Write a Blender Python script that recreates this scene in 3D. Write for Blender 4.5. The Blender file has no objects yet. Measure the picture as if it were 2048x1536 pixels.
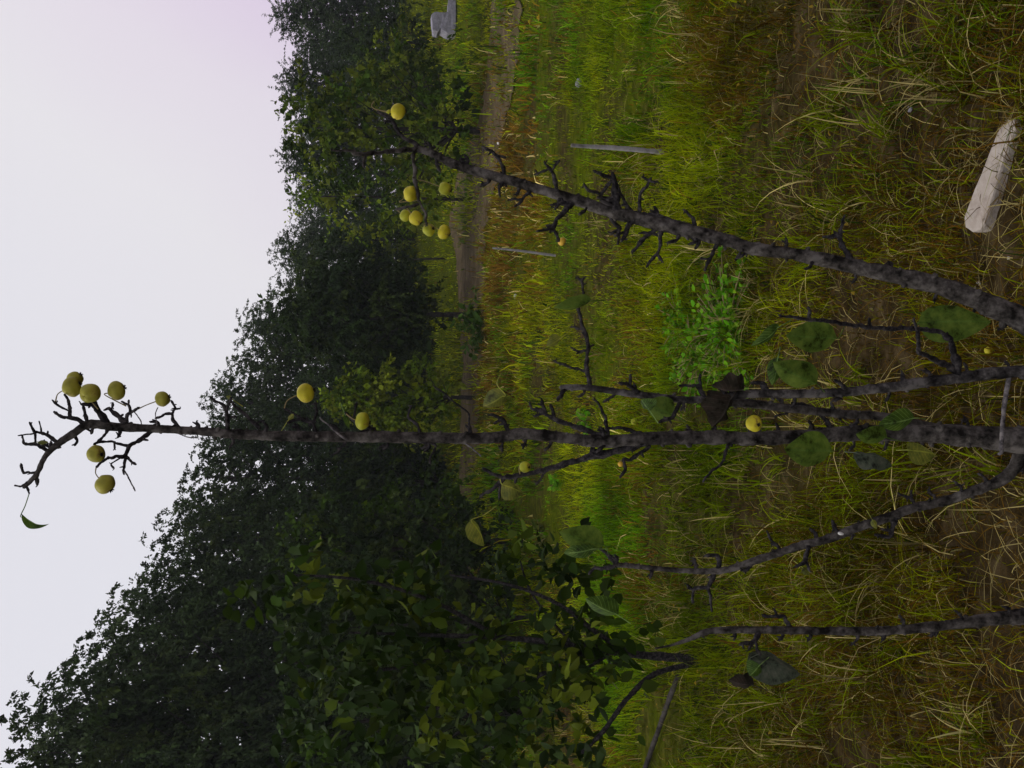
import bpy, math, random
import numpy as np
from mathutils import Vector, Matrix, noise as mnoise

sc = bpy.context.scene
col = sc.collection
R = math.radians

# ------------------------------------------------------------------ camera (phone held upright, picture stored lying on its side)
F = 1967.0            # focal length in photo pixels (2048 wide)
HORIZON = 790.0
CAMH = 1.5
PITCH = math.atan((1024 - HORIZON) / F)
cp, sp = math.cos(PITCH), math.sin(PITCH)
FWD = np.array([0.0, cp, -sp]); UP = np.array([0.0, sp, cp]); RT = np.array([1.0, 0, 0])
CAM = np.array([0.0, 0.0, CAMH])
cd = bpy.data.cameras.new("camera"); cam = bpy.data.objects.new("camera", cd); col.objects.link(cam)
cam.matrix_world = Matrix(((-UP[0], RT[0], -FWD[0], CAM[0]), (-UP[1], RT[1], -FWD[1], CAM[1]),
                           (-UP[2], RT[2], -FWD[2], CAM[2]), (0, 0, 0, 1)))
cd.sensor_fit = 'HORIZONTAL'; cd.sensor_width = 36.0; cd.lens = 36.0 * F / 2048.0
cd.clip_start = 0.05; cd.clip_end = 2000
sc.camera = cam

# ------------------------------------------------------------------ world: milky overcast sky
SUN_EL, SUN_ROT = R(50), R(-75)
w = bpy.data.worlds.new("World"); sc.world = w; w.use_nodes = True
nt = w.node_tree; nt.nodes.clear()
sky = nt.nodes.new('ShaderNodeTexSky'); sky.sky_type = 'NISHITA'; sky.sun_disc = False
sky.sun_elevation = SUN_EL; sky.sun_rotation = SUN_ROT; sky.dust_density = 6.0; sky.air_density = 1.5
hs = nt.nodes.new('ShaderNodeHueSaturation'); hs.inputs['Saturation'].default_value = 0.12
mx = nt.nodes.new('ShaderNodeMix'); mx.data_type = 'RGBA'; mx.inputs['Factor'].default_value = 0.97
tcw = nt.nodes.new('ShaderNodeTexCoord'); dot = nt.nodes.new('ShaderNodeVectorMath'); dot.operation = 'DOT_PRODUCT'
dot.inputs[1].default_value = (0.93, 0.2, -0.75)        # thinner, pinker cloud low down on the right-hand side
nt.links.new(tcw.outputs['Generated'], dot.inputs[0])
cn = nt.nodes.new('ShaderNodeTexNoise'); cn.inputs['Scale'].default_value = 2.2; cn.inputs['Detail'].default_value = 3
nt.links.new(tcw.outputs['Generated'], cn.inputs['Vector'])
cm = nt.nodes.new('ShaderNodeMath'); cm.operation = 'MULTIPLY_ADD'; cm.inputs[1].default_value = 0.22
nt.links.new(cn.outputs['Fac'], cm.inputs[0]); nt.links.new(dot.outputs['Value'], cm.inputs[2])
deck = nt.nodes.new('ShaderNodeValToRGB'); de = deck.color_ramp.elements
de[0].position = 0.0; de[0].color = (0.735, 0.735, 0.80, 1); de[1].position = 0.58; de[1].color = (0.70, 0.59, 0.76, 1)
e_ = de.new(0.28); e_.color = (0.77, 0.755, 0.80, 1); e_ = de.new(0.44); e_.color = (0.75, 0.70, 0.785, 1)
nt.links.new(cm.outputs[0], deck.inputs['Fac'])
dk = nt.nodes.new('ShaderNodeMix'); dk.data_type = 'RGBA'; dk.blend_type = 'MULTIPLY'; dk.inputs['Factor'].default_value = 1
dk.inputs['B'].default_value = (10.55, 10.5, 10.45, 1); nt.links.new(deck.outputs['Color'], dk.inputs['A'])
nt.links.new(dk.outputs['Result'], mx.inputs['B'])      # the cloud deck over the clear sky
bg = nt.nodes.new('ShaderNodeBackground'); bg.inputs['Strength'].default_value = 0.1
wo = nt.nodes.new('ShaderNodeOutputWorld')
nt.links.new(sky.outputs[0], hs.inputs['Color']); nt.links.new(hs.outputs[0], mx.inputs['A'])
nt.links.new(mx.outputs['Result'], bg.inputs['Color']); nt.links.new(bg.outputs[0], wo.inputs[0])

sl = bpy.data.lights.new("sun", 'SUN'); sl.energy = 1.3; sl.angle = R(18); sl.color = (1.0, 0.95, 0.86)
so = bpy.data.objects.new("sun", sl); col.objects.link(so)
sd = Vector((math.sin(SUN_ROT) * math.cos(SUN_EL), math.cos(SUN_ROT) * math.cos(SUN_EL), math.sin(SUN_EL)))
so.rotation_euler = sd.to_track_quat('Z', 'Y').to_euler(); so.location = sd * 30

vs = sc.view_settings; vs.view_transform = 'Standard'; vs.look = 'None'; vs.gamma = 1; vs.exposure = 0.0
sc.render.engine = 'CYCLES'
cy = sc.cycles
cy.max_bounces = 5; cy.diffuse_bounces = 2; cy.glossy_bounces = 1; cy.transmission_bounces = 3
cy.volume_bounces = 0; cy.transparent_max_bounces = 4; cy.caustics_reflective = False; cy.caustics_refractive = False
sc.render.film_transparent = False

# ------------------------------------------------------------------ helpers
def P(x, y, Y):
    """photo pixel at forward distance Y -> world point"""
    d = FWD + (x - 1024) / F * (-UP) + (768 - y) / F * RT
    return CAM + d * (Y / d[1])
def depth(p): return float(np.dot(np.asarray(p) - CAM, FWD))
def G(x, y, z=0.0):
    """photo pixel -> point on the ground"""
    d = FWD + (x - 1024) / F * (-UP) + (768 - y) / F * RT
    if d[2] > -0.02: d = d.copy(); d[2] = -0.02
    q = CAM + d * ((z - CAMH) / d[2])
    for _ in range(30):
        q = 0.5 * q + 0.5 * (CAM + d * ((z + float(rise(min(q[1], 60))) - CAMH) / d[2]))
    return q
def rise(Y):
    """the field climbs gently towards the windbreak"""
    t = np.clip((np.asarray(Y, float) - 12) / 28, 0, 1); return 1.25 * t * t * (3 - 2 * t)
def proj(X, Y, Z):
    X = np.asarray(X, float); Y = np.asarray(Y, float); Z = np.asarray(Z, float) - CAMH
    dz = Y * cp - Z * sp
    return 1024 - (Y * sp + Z * cp) / dz * F, 768 - X / dz * F

def vnoise(x, y, seed=0):
    """vectorised 2-D value noise in 0..1"""
    x = np.asarray(x, float); y = np.asarray(y, float)
    xi = np.floor(x).astype(np.int64); yi = np.floor(y).astype(np.int64)
    fx = x - xi; fy = y - yi
    fx = fx * fx * (3 - 2 * fx); fy = fy * fy * (3 - 2 * fy)
    def h(a, b):
        n = (a * 374761393 + b * 668265263 + seed * 144665) & 0xffffffff
        n = ((n ^ (n >> 13)) * 1274126177) & 0xffffffff
        return ((n ^ (n >> 16)) & 0xffff) / 65535.0
    return (h(xi, yi) * (1 - fx) + h(xi + 1, yi) * fx) * (1 - fy) + (h(xi, yi + 1) * (1 - fx) + h(xi + 1, yi + 1) * fx) * fy
def fbm(x, y, seed=0, o=3):
    s = 0; a = 0.5; t = 0
    x = np.asarray(x, float); y = np.asarray(y, float)
    x, y = x * 0.829 - y * 0.559 + 0.35 * np.sin(y * 1.7 + seed), x * 0.559 + y * 0.829 + 0.35 * np.sin(x * 1.9 + seed * 2)
    for k in range(o):
        s = s + a * vnoise(x * 2 ** k, y * 2 ** k, seed + k * 17); t += a; a *= 0.5
        x, y = x * 0.776 - y * 0.631, x * 0.631 + y * 0.776
    return s / t

def link_mesh(name, verts, faces, mat, parent=None, smooth=True, cols=None, loc=None):
    me = bpy.data.meshes.new(name)
    if isinstance(faces, np.ndarray):
        nv, nf, k = len(verts), len(faces), faces.shape[1]
        me.vertices.add(nv); me.vertices.foreach_set('co', np.asarray(verts, np.float32).ravel())
        me.loops.add(nf * k); me.loops.foreach_set('vertex_index', faces.astype(np.int32).ravel())
        me.polygons.add(nf); me.polygons.foreach_set('loop_start', np.arange(0, nf * k, k, dtype=np.int32))
        me.polygons.foreach_set('loop_total', np.full(nf, k, np.int32)); me.update(calc_edges=True)
    else:
        me.from_pydata([tuple(v) for v in verts], [], faces)
    if smooth: me.polygons.foreach_set('use_smooth', np.ones(len(me.polygons), bool))
    if cols is not None:
        a = me.color_attributes.new('Col', 'FLOAT_COLOR', 'POINT')
        c = np.ones((len(verts), 4), np.float32); c[:, :3] = cols; a.data.foreach_set('color', c.ravel())
    if mat: me.materials.append(mat)
    o = bpy.data.objects.new(name, me); col.objects.link(o)
    if parent is not None: o.parent = parent
    return o
def tag(o, label=None, cat=None, group=None, kind=None):
    for k, v in (('label', label), ('category', cat), ('group', group), ('kind', kind)):
        if v: o[k] = v
    return o
def thing(name, label, cat, loc=(0, 0, 0), group=None):
    o = bpy.data.objects.new(name, None); col.objects.link(o); o.location = tuple(loc); o.empty_display_size = 0.1
    return tag(o, label, cat, group)
def copy_tree(o, parent=None):
    c = o.copy(); col.objects.link(c)
    if parent is not None: c.parent = parent
    for ch in list(o.children): copy_tree(ch, c)
    return c

class MB:
    """collects tubes and facets, in world space, built relative to an origin"""
    def __init__(s): s.v = []; s.f = []
    def add(s, v, f):
        n = len(s.v); s.v.extend([tuple(p) for p in v]); s.f.extend([tuple(i + n for i in q) for q in f])
    def tube(s, pts, rad, sides=7, seed=0, bump=0.12, knob=0.0, cap_round=True):
        pts = [np.asarray(p, float) for p in pts]
        n = len(pts); rnd = random.Random(seed)
        N = max(2, n); P_, R_ = [], []
        for i in range(n - 1):
            p0 = pts[max(i - 1, 0)]; p1 = pts[i]; p2 = pts[i + 1]; p3 = pts[min(i + 2, n - 1)]
            L = np.linalg.norm(p2 - p1); rm = 0.5 * (rad[i] + rad[i + 1])
            k = int(min(max(2, L / max(rm * 0.75, 0.0015)), 70))
            for j in range(k):
                t = j / k
                q = 0.5 * ((2 * p1) + (-p0 + p2) * t + (2 * p0 - 5 * p1 + 4 * p2 - p3) * t * t + (-p0 + 3 * p1 - 3 * p2 + p3) * t ** 3)
                P_.append(q); R_.append(rad[i] * (1 - t) + rad[i + 1] * t)
        P_.append(pts[-1]); R_.append(rad[-1])
        m = len(P_); off = rnd.random() * 50
        verts = []; faces = []
        T = [P_[min(i + 1, m - 1)] - P_[max(i - 1, 0)] for i in range(m)]
        T = [t / (np.linalg.norm(t) + 1e-9) for t in T]
        ref = np.array([0, 0, 1.0]) if abs(T[0][2]) < 0.8 else np.array([1.0, 0, 0])
        u = np.cross(T[0], ref); u /= np.linalg.norm(u)
        dist = 0
        for i in range(m):
            u = u - T[i] * np.dot(u, T[i]); u /= (np.linalg.norm(u) + 1e-9); v = np.cross(T[i], u)
            if i: dist += np.linalg.norm(P_[i] - P_[i - 1])
            rr = R_[i] * (1 + knob * (mnoise.noise((off, dist / max(R_[i] * 2.2, 1e-4), 0))))
            for k in range(sides):
                a = 2 * math.pi * k / sides
                b = rr * (1 + bump * mnoise.noise((off + math.cos(a) * 0.9, math.sin(a) * 0.9, dist / max(rr * 3.0, 1e-4))) * 1.5
                          + bump * 0.8 * mnoise.noise((off + 9 + math.cos(a) * 2.1, math.sin(a) * 2.1, dist / max(R_[0] * 0.9, 1e-4))))
                verts.append(P_[i] + (u * math.cos(a) + v * math.sin(a)) * b)
            if i:
                for k in range(sides):
                    k2 = (k + 1) % sides
                    faces.append(((i - 1) * sides + k, (i - 1) * sides + k2, i * sides + k2, i * sides + k))
        for end, ring in ((0, 0), (m - 1, (m - 1) * sides)):
            s_ = -1 if end == 0 else 1
            verts.append(P_[end] + T[end] * s_ * R_[end] * (0.7 if cap_round else 0.05)); c = len(verts) - 1
            for k in range(sides):
                k2 = (k + 1) % sides
                faces.append((ring + k2, ring + k, c) if s_ < 0 else (ring + k, ring + k2, c))
        s.add(verts, faces)
    def build(s, name, mat, parent=None, origin=(0, 0, 0), smooth=True):
        o0 = np.asarray(origin, float)
        return link_mesh(name, [np.asarray(v) - o0 for v in s.v], s.f, mat, parent, smooth)

# ------------------------------------------------------------------ materials
def mat(name, base, rough=0.8, spec=0.3, build=None, trans=0.0):
    m = bpy.data.materials.new(name); m.use_nodes = True
    n = m.node_tree.nodes; b = n['Principled BSDF']
    b.inputs['Base Color'].default_value = (*base, 1); b.inputs['Roughness'].default_value = rough
    b.inputs['Specular IOR Level'].default_value = spec
    if build: build(m.node_tree, b)
    return m
def nz(t, scale, detail=4, rough=0.6, vec=None, dim='3D'):
    x = t.nodes.new('ShaderNodeTexNoise'); x.inputs['Scale'].default_value = scale
    x.inputs['Detail'].default_value = detail; x.inputs['Roughness'].default_value = rough
    c = t.nodes.new('ShaderNodeTexCoord'); t.links.new(c.outputs['Object'], x.inputs['Vector'])
    return x
def ramp(t, src, stops):
    r = t.nodes.new('ShaderNodeValToRGB'); e = r.color_ramp.elements
    while len(e) > 1: e.remove(e[-1])
    e[0].position = stops[0][0]; e[0].color = (*stops[0][1], 1)
    for p, c in stops[1:]:
        q = e.new(p); q.color = (*c, 1)
    t.links.new(src, r.inputs['Fac']); return r
def bump(t, b, src, strength, dist):
    k = t.nodes.new('ShaderNodeBump'); k.inputs['Strength'].default_value = strength; k.inputs['Distance'].default_value = dist
    t.links.new(src, k.inputs['Height']); t.links.new(k.outputs[0], b.inputs['Normal'])

def bark(cols, s1=60, s2=18, lichen=None):
    def f(t, b):
        a = nz(t, s2, 5, 0.65); a2 = nz(t, s2 * 3.2, 5, 0.6)
        ad = t.nodes.new('ShaderNodeMath'); ad.operation = 'MULTIPLY_ADD'; ad.inputs[1].default_value = 0.35
        t.links.new(a2.outputs['Fac'], ad.inputs[0]); sc_ = t.nodes.new('ShaderNodeMath'); sc_.operation = 'MULTIPLY'; sc_.inputs[1].default_value = 0.65
        t.links.new(a.outputs['Fac'], sc_.inputs[0]); t.links.new(sc_.outputs[0], ad.inputs[2])
        r = ramp(t, ad.outputs[0], [(0.40, cols[0]), (0.5, cols[1]), (0.60, cols[2])])
        t.links.new(r.outputs[0], b.inputs['Base Color'])
        c = nz(t, s1, 6, 0.8); bump(t, b, c.outputs['Fac'], 0.6, 0.004)
    return f
M = {}
M['bark'] = mat('grey_bark', (0.1, 0.09, 0.09), 0.9, 0.04, bark([(0.009, 0.008, 0.007), (0.050, 0.044, 0.039), (0.115, 0.103, 0.093)], 150, 24))
M['spur'] = mat('black_spur_bark', (0.03, 0.027, 0.027), 0.9, 0.03, bark([(0.010, 0.009, 0.010), (0.028, 0.025, 0.026), (0.07, 0.062, 0.06)], 160, 60))
M['bark_dark'] = mat('dark_bark', (0.05, 0.045, 0.045), 0.9, 0.04, bark([(0.008, 0.007, 0.007), (0.042, 0.038, 0.036), (0.13, 0.118, 0.11)], 150, 20))
M['twig'] = mat('twig_bark', (0.09, 0.08, 0.08), 0.85, 0.2, bark([(0.03, 0.026, 0.026), (0.10, 0.09, 0.09), (0.2, 0.18, 0.17)], 160, 60))
M['stalk'] = mat('fruit_stalk', (0.22, 0.17, 0.07), 0.7, 0.3)
M['calyx'] = mat('dry_calyx', (0.03, 0.022, 0.015), 0.9, 0.1)
M['far_bark'] = mat('dark_trunk_bark', (0.03, 0.027, 0.023), 0.9, 0.1, bark([(0.014, 0.012, 0.011), (0.035, 0.03, 0.027), (0.06, 0.053, 0.047)], 30, 8))

def pear_mat(name, c1, c2, c3):
    def f(t, b):
        a = nz(t, 22, 3, 0.5); r = ramp(t, a.outputs['Fac'], [(0.3, c1), (0.55, c2), (0.75, c3)])
        v = t.nodes.new('ShaderNodeTexVoronoi'); v.inputs['Scale'].default_value = 420
        c = t.nodes.new('ShaderNodeTexCoord'); t.links.new(c.outputs['Object'], v.inputs['Vector'])
        k = ramp(t, v.outputs['Distance'], [(0.0, (1, 1, 1)), (0.22, (0.7, 0.7, 0.7)), (0.3, (0, 0, 0))])
        m = t.nodes.new('ShaderNodeMix'); m.data_type = 'RGBA'
        s = t.nodes.new('ShaderNodeMath'); s.operation = 'MULTIPLY'; s.inputs[1].default_value = 0.35
        t.links.new(k.outputs[0], s.inputs[0]); t.links.new(s.outputs[0], m.inputs['Factor'])
        t.links.new(r.outputs[0], m.inputs['A']); m.inputs['B'].default_value = (0.28, 0.2, 0.06, 1)
        rn = nz(t, 38, 5, 0.7); rr_ = ramp(t, rn.outputs['Fac'], [(0.60, (0, 0, 0)), (0.68, (0.75, 0.75, 0.75))])
        m2 = t.nodes.new('ShaderNodeMix'); m2.data_type = 'RGBA'; m2.inputs['B'].default_value = (0.20, 0.125, 0.035, 1)
        t.links.new(rr_.outputs[0], m2.inputs['Factor']); t.links.new(m.outputs['Result'], m2.inputs['A'])
        t.links.new(m2.outputs['Result'], b.inputs['Base Color'])
        b.inputs['Subsurface Weight'].default_value = 0.0
    return mat(name, c2, 0.5, 0.18, f)
M['pear'] = pear_mat('yellow_pear_skin', (0.30, 0.26, 0.012), (0.50, 0.43, 0.02), (0.60, 0.46, 0.05))
M['pear_green'] = pear_mat('green_pear_skin', (0.20, 0.22, 0.012), (0.36, 0.36, 0.02), (0.48, 0.40, 0.04))
M['pear_dull'] = pear_mat('dull_pear_skin', (0.20, 0.19, 0.02), (0.35, 0.32, 0.04), (0.43, 0.35, 0.07))
M['pear_orange'] = pear_mat('orange_pear_skin', (0.50, 0.30, 0.03), (0.60, 0.36, 0.04), (0.65, 0.42, 0.06))

def leafy(name, rough=0.5, spec=0.35, trans=0.25, attr=True, front=None, back=None, grain=0.0):
    m = bpy.data.materials.new(name); m.use_nodes = True; t = m.node_tree
    b = t.nodes['Principled BSDF']; out = t.nodes['Material Output']
    b.inputs['Roughness'].default_value = rough; b.inputs['Specular IOR Level'].default_value = spec
    tr = t.nodes.new('ShaderNodeBsdfTranslucent'); ms = t.nodes.new('ShaderNodeMixShader'); ms.inputs[0].default_value = trans
    if attr:
        a = t.nodes.new('ShaderNodeAttribute'); a.attribute_name = 'Col'; src = a.outputs['Color']
    else:
        g = t.nodes.new('ShaderNodeNewGeometry'); mm = t.nodes.new('ShaderNodeMix'); mm.data_type = 'RGBA'
        mm.inputs['A'].default_value = (*front, 1); mm.inputs['B'].default_value = (*back, 1)
        t.links.new(g.outputs['Backfacing'], mm.inputs['Factor'])
        va = t.nodes.new('ShaderNodeAttribute'); va.attribute_name = 'Col'; sv = t.nodes.new('ShaderNodeSeparateColor'); t.links.new(va.outputs['Color'], sv.inputs[0])
        wv = t.nodes.new('ShaderNodeMath'); wv.operation = 'SINE'; ma = t.nodes.new('ShaderNodeMath'); ma.operation = 'MULTIPLY_ADD'; ma.inputs[1].default_value = -14.0
        mb_ = t.nodes.new('ShaderNodeMath'); mb_.operation = 'MULTIPLY'; mb_.inputs[1].default_value = 52.0
        t.links.new(sv.outputs[1], mb_.inputs[0]); t.links.new(sv.outputs[0], ma.inputs[0]); t.links.new(mb_.outputs[0], ma.inputs[2]); t.links.new(ma.outputs[0], wv.inputs[0])
        rv = ramp(t, wv.outputs[0], [(0.80, (0, 0, 0)), (1.0, (0.45, 0.45, 0.45))]); rm = ramp(t, sv.outputs[0], [(0.0, (1, 1, 1)), (0.10, (0.0, 0.0, 0.0))])
        mxv = t.nodes.new('ShaderNodeMath'); mxv.operation = 'MAXIMUM'; t.links.new(rv.outputs[0], mxv.inputs[0]); t.links.new(rm.outputs[0], mxv.inputs[1])
        vm = t.nodes.new('ShaderNodeMix'); vm.data_type = 'RGBA'; vm.inputs['B'].default_value = (*[min(1, c * 1.9 + 0.02) for c in front], 1)
        t.links.new(mxv.outputs[0], vm.inputs['Factor']); t.links.new(mm.outputs['Result'], vm.inputs['A']); mm = vm
        n = nz(t, 34, 5, 0.7); r = ramp(t, n.outputs['Fac'], [(0.34, (0.22, 0.2, 0.2)), (0.45, (0.75, 0.8, 0.7)), (0.68, (1.5, 1.35, 1.3))])
        mu = t.nodes.new('ShaderNodeMix'); mu.data_type = 'RGBA'; mu.blend_type = 'MULTIPLY'; mu.inputs['Factor'].default_value = 1
        t.links.new(mm.outputs['Result'], mu.inputs['A']); t.links.new(r.outputs[0], mu.inputs['B']); src = mu.outputs['Result']
    t.links.new(src, b.inputs['Base Color']); t.links.new(src, tr.inputs['Color'])
    t.links.new(b.outputs[0], ms.inputs[1]); t.links.new(tr.outputs[0], ms.inputs[2]); t.links.new(ms.outputs[0], out.inputs['Surface'])
    return m
M['leaf'] = leafy('pear_leaf', 0.5, 0.06, 0.38, False, (0.036, 0.072, 0.004), (0.085, 0.13, 0.02))
M['leaf_pale'] = leafy('pale_pear_leaf', 0.6, 0.2, 0.25, False, (0.10, 0.16, 0.04), (0.05, 0.095, 0.01))
M['leaf_yellow'] = leafy('yellowing_pear_leaf', 0.5, 0.35, 0.3, False, (0.16, 0.17, 0.015), (0.14, 0.15, 0.025))
M['leaf_dry'] = leafy('dry_pear_leaf', 0.9, 0.02, 0.05, False, (0.018, 0.014, 0.011), (0.026, 0.021, 0.016))
M['leaf_grey'] = leafy('withered_grey_leaf', 0.8, 0.04, 0.1, False, (0.040, 0.050, 0.034), (0.07, 0.08, 0.06))
M['foliage'] = leafy('tree_foliage', 0.7, 0.04, 0.15)
M['near_foliage'] = leafy('sapling_foliage', 0.6, 0.05, 0.2)
M['grass'] = leafy('grass_blades', 0.7, 0.0, 0.3)

def soil_build(t, b):
    g = nz(t, 0.55, 6, 0.65); f = nz(t, 9, 8, 0.7); c = nz(t, 60, 5, 0.7)
    r1 = ramp(t, f.outputs['Fac'], [(0.3, (0.012, 0.008, 0.003)), (0.5, (0.038, 0.026, 0.011)), (0.7, (0.095, 0.068, 0.035))])
    r2 = ramp(t, f.outputs['Fac'], [(0.3, (0.02, 0.028, 0.002)), (0.55, (0.07, 0.09, 0.003)), (0.72, (0.13, 0.125, 0.006))])
    k = ramp(t, g.outputs['Fac'], [(0.40, (0, 0, 0)), (0.56, (1, 1, 1))])
    m = t.nodes.new('ShaderNodeMix'); m.data_type = 'RGBA'
    # bare earth close to the orchard row, turf further out (world distance along Y)
    tc = t.nodes.new('ShaderNodeTexCoord'); sx = t.nodes.new('ShaderNodeSeparateXYZ'); t.links.new(tc.outputs['Object'], sx.inputs[0])
    mr = t.nodes.new('ShaderNodeMapRange'); mr.inputs['From Min'].default_value = 3.2; mr.inputs['From Max'].default_value = 6.0
    t.links.new(sx.outputs['Y'], mr.inputs['Value'])
    mu = t.nodes.new('ShaderNodeMath'); mu.operation = 'MAXIMUM'
    mk = t.nodes.new('ShaderNodeMath'); mk.operation = 'MULTIPLY'
    t.links.new(k.outputs[0], mk.inputs[0]); t.links.new(mr.outputs[0], mk.inputs[1])
    mr2 = t.nodes.new('ShaderNodeMapRange'); mr2.inputs['From Min'].default_value = 8; mr2.inputs['From Max'].default_value = 22
    mr2.inputs['To Max'].default_value = 0.85; t.links.new(sx.outputs['Y'], mr2.inputs['Value'])
    t.links.new(mk.outputs[0], mu.inputs[0]); t.links.new(mr2.outputs[0], mu.inputs[1])
    t.links.new(mu.outputs[0], m.inputs['Factor'])
    t.links.new(r1.outputs[0], m.inputs['A']); t.links.new(r2.outputs[0], m.inputs['B']); t.links.new(m.outputs['Result'], b.inputs['Base Color'])
    bump(t, b, c.outputs['Fac'], 0.8, 0.012)
M['soil'] = mat('field_soil', (0.08, 0.06, 0.04), 0.95, 0.0, soil_build)
def track_build(t, b):
    f = nz(t, 3.5, 8, 0.75); c = nz(t, 25, 5, 0.7)
    r = ramp(t, f.outputs['Fac'], [(0.3, (0.035, 0.026, 0.010)), (0.5, (0.085, 0.062, 0.03)), (0.7, (0.16, 0.115, 0.065))])
    t.links.new(r.outputs[0], b.inputs['Base Color']); bump(t, b, c.outputs['Fac'], 0.7, 0.03)
M['track'] = mat('track_earth', (0.12, 0.09, 0.06), 0.95, 0.1, track_build)
def stone_build(cs):
    def f(t, b):
        a = nz(t, 14, 8, 0.7); r = ramp(t, a.outputs['Fac'], [(0.3, cs[0]), (0.5, cs[1]), (0.7, cs[2])])
        t.links.new(r.outputs[0], b.inputs['Base Color']); c = nz(t, 70, 6, 0.7); bump(t, b, c.outputs['Fac'], 0.5, 0.006)
    return f
M['slab'] = mat('pale_slab_stone', (0.4, 0.36, 0.3), 0.9, 0.2, stone_build([(0.24, 0.195, 0.16), (0.36, 0.31, 0.265), (0.44, 0.395, 0.35)]))
M['greystone'] = mat('grey_stone', (0.3, 0.29, 0.33), 0.9, 0.2, stone_build([(0.16, 0.15, 0.17), (0.27, 0.26, 0.30), (0.36, 0.35, 0.39)]))
M['stake'] = mat('weathered_wood', (0.3, 0.28, 0.26), 0.9, 0.1, stone_build([(0.10, 0.09, 0.085), (0.24, 0.225, 0.22), (0.38, 0.36, 0.35)]))
M['pebble'] = mat('white_pebble', (0.6, 0.58, 0.54), 0.8, 0.3, stone_build([(0.4, 0.38, 0.34), (0.6, 0.58, 0.54), (0.7, 0.68, 0.65)]))
M['flower'] = mat('yellow_petals', (0.5, 0.36, 0.02), 0.7, 0.2)

# ------------------------------------------------------------------ ground: one sheet to the horizon
def gz(x, y):
    x = np.asarray(x, float); y = np.asarray(y, float)
    fade = np.clip((9 - y) / 5, 0.15, 1)
    h = (fbm(x * 1.6, y * 1.6, 3, 3) - 0.5) * 0.05 + (fbm(x * 7, y * 7, 9, 3) - 0.5) * 0.035 * fade
    return h * np.clip(1.2 - np.abs(y) / 120, 0.0, 1) + rise(y)
def axis(vals):
    return np.array(sorted(set(np.round(vals, 4))))
ys = axis(np.concatenate([np.linspace(-40, 0, 12), np.linspace(0, 1.4, 10), np.linspace(1.4, 5, 110), np.geomspace(5, 300, 110)]))
xp = np.concatenate([np.linspace(0, 2.6, 75), np.geomspace(2.6, 300, 45)])
xs = axis(np.concatenate([-xp, xp]))
XX, YY = np.meshgrid(xs, ys); ZZ = gz(XX, YY)
gv = np.stack([XX.ravel(), YY.ravel(), ZZ.ravel()], 1)
nx, ny = len(xs), len(ys)
I = np.arange(nx * ny).reshape(ny, nx)
gf = np.stack([I[:-1, :-1].ravel(), I[:-1, 1:].ravel(), I[1:, 1:].ravel(), I[1:, :-1].ravel()], 1)
ground = link_mesh('ground', gv, gf, M['soil']); tag(ground, kind='structure')

# dirt track crossing the field
tr_far = [(-900, 1000), (-300, 1000), (-50, 992), (50, 986), (150, 976), (250, 958), (330, 925), (400, 903), (470, 905), (550, 916), (700, 927), (850, 925), (1000, 921), (1200, 916), (1500, 912), (2200, 905)]
tr_near = [(-900, 1060), (-300, 1055), (-50, 1046), (50, 1040), (150, 1034), (250, 1020), (330, 996), (400, 984), (470, 976), (550, 970), (700, 964), (850, 958), (1000, 950), (1200, 943), (1500, 938), (2200, 930)]
yy_ = np.linspace(-900, 2200, 420)
fx = np.interp(yy_, [a for a, b in tr_far], [b for a, b in tr_far]) + (fbm(yy_ / 40, yy_ * 0, 5) - 0.5) * 12
nxx = np.interp(yy_, [a for a, b in tr_near], [b for a, b in tr_near]) + (fbm(yy_ / 30, yy_ * 0, 8) - 0.5) * 26
tv = []; K = 9
for i in range(len(yy_)):
    a = G(fx[i], yy_[i]); b = G(nxx[i], yy_[i])
    for k in range(K):
        q = a + (b - a) * k / (K - 1); tv.append((q[0], q[1], 0))
tv = np.array(tv); tv[:, 2] = gz(tv[:, 0], tv[:, 1]) + 0.02
I = np.arange(len(tv)).reshape(len(yy_), K)
tf = np.stack([I[:-1, :-1].ravel(), I[1:, :-1].ravel(), I[1:, 1:].ravel(), I[:-1, 1:].ravel()], 1)
track = link_mesh('dirt_track', tv, tf, M['track']); tag(track, kind='structure')
def on_track(x, y):
    px, py = proj(x, y, rise(y))
    a = np.interp(py, yy_, fx); b = np.interp(py, yy_, nxx)
    return (px > a) & (px < b) & (y > 4)

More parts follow.
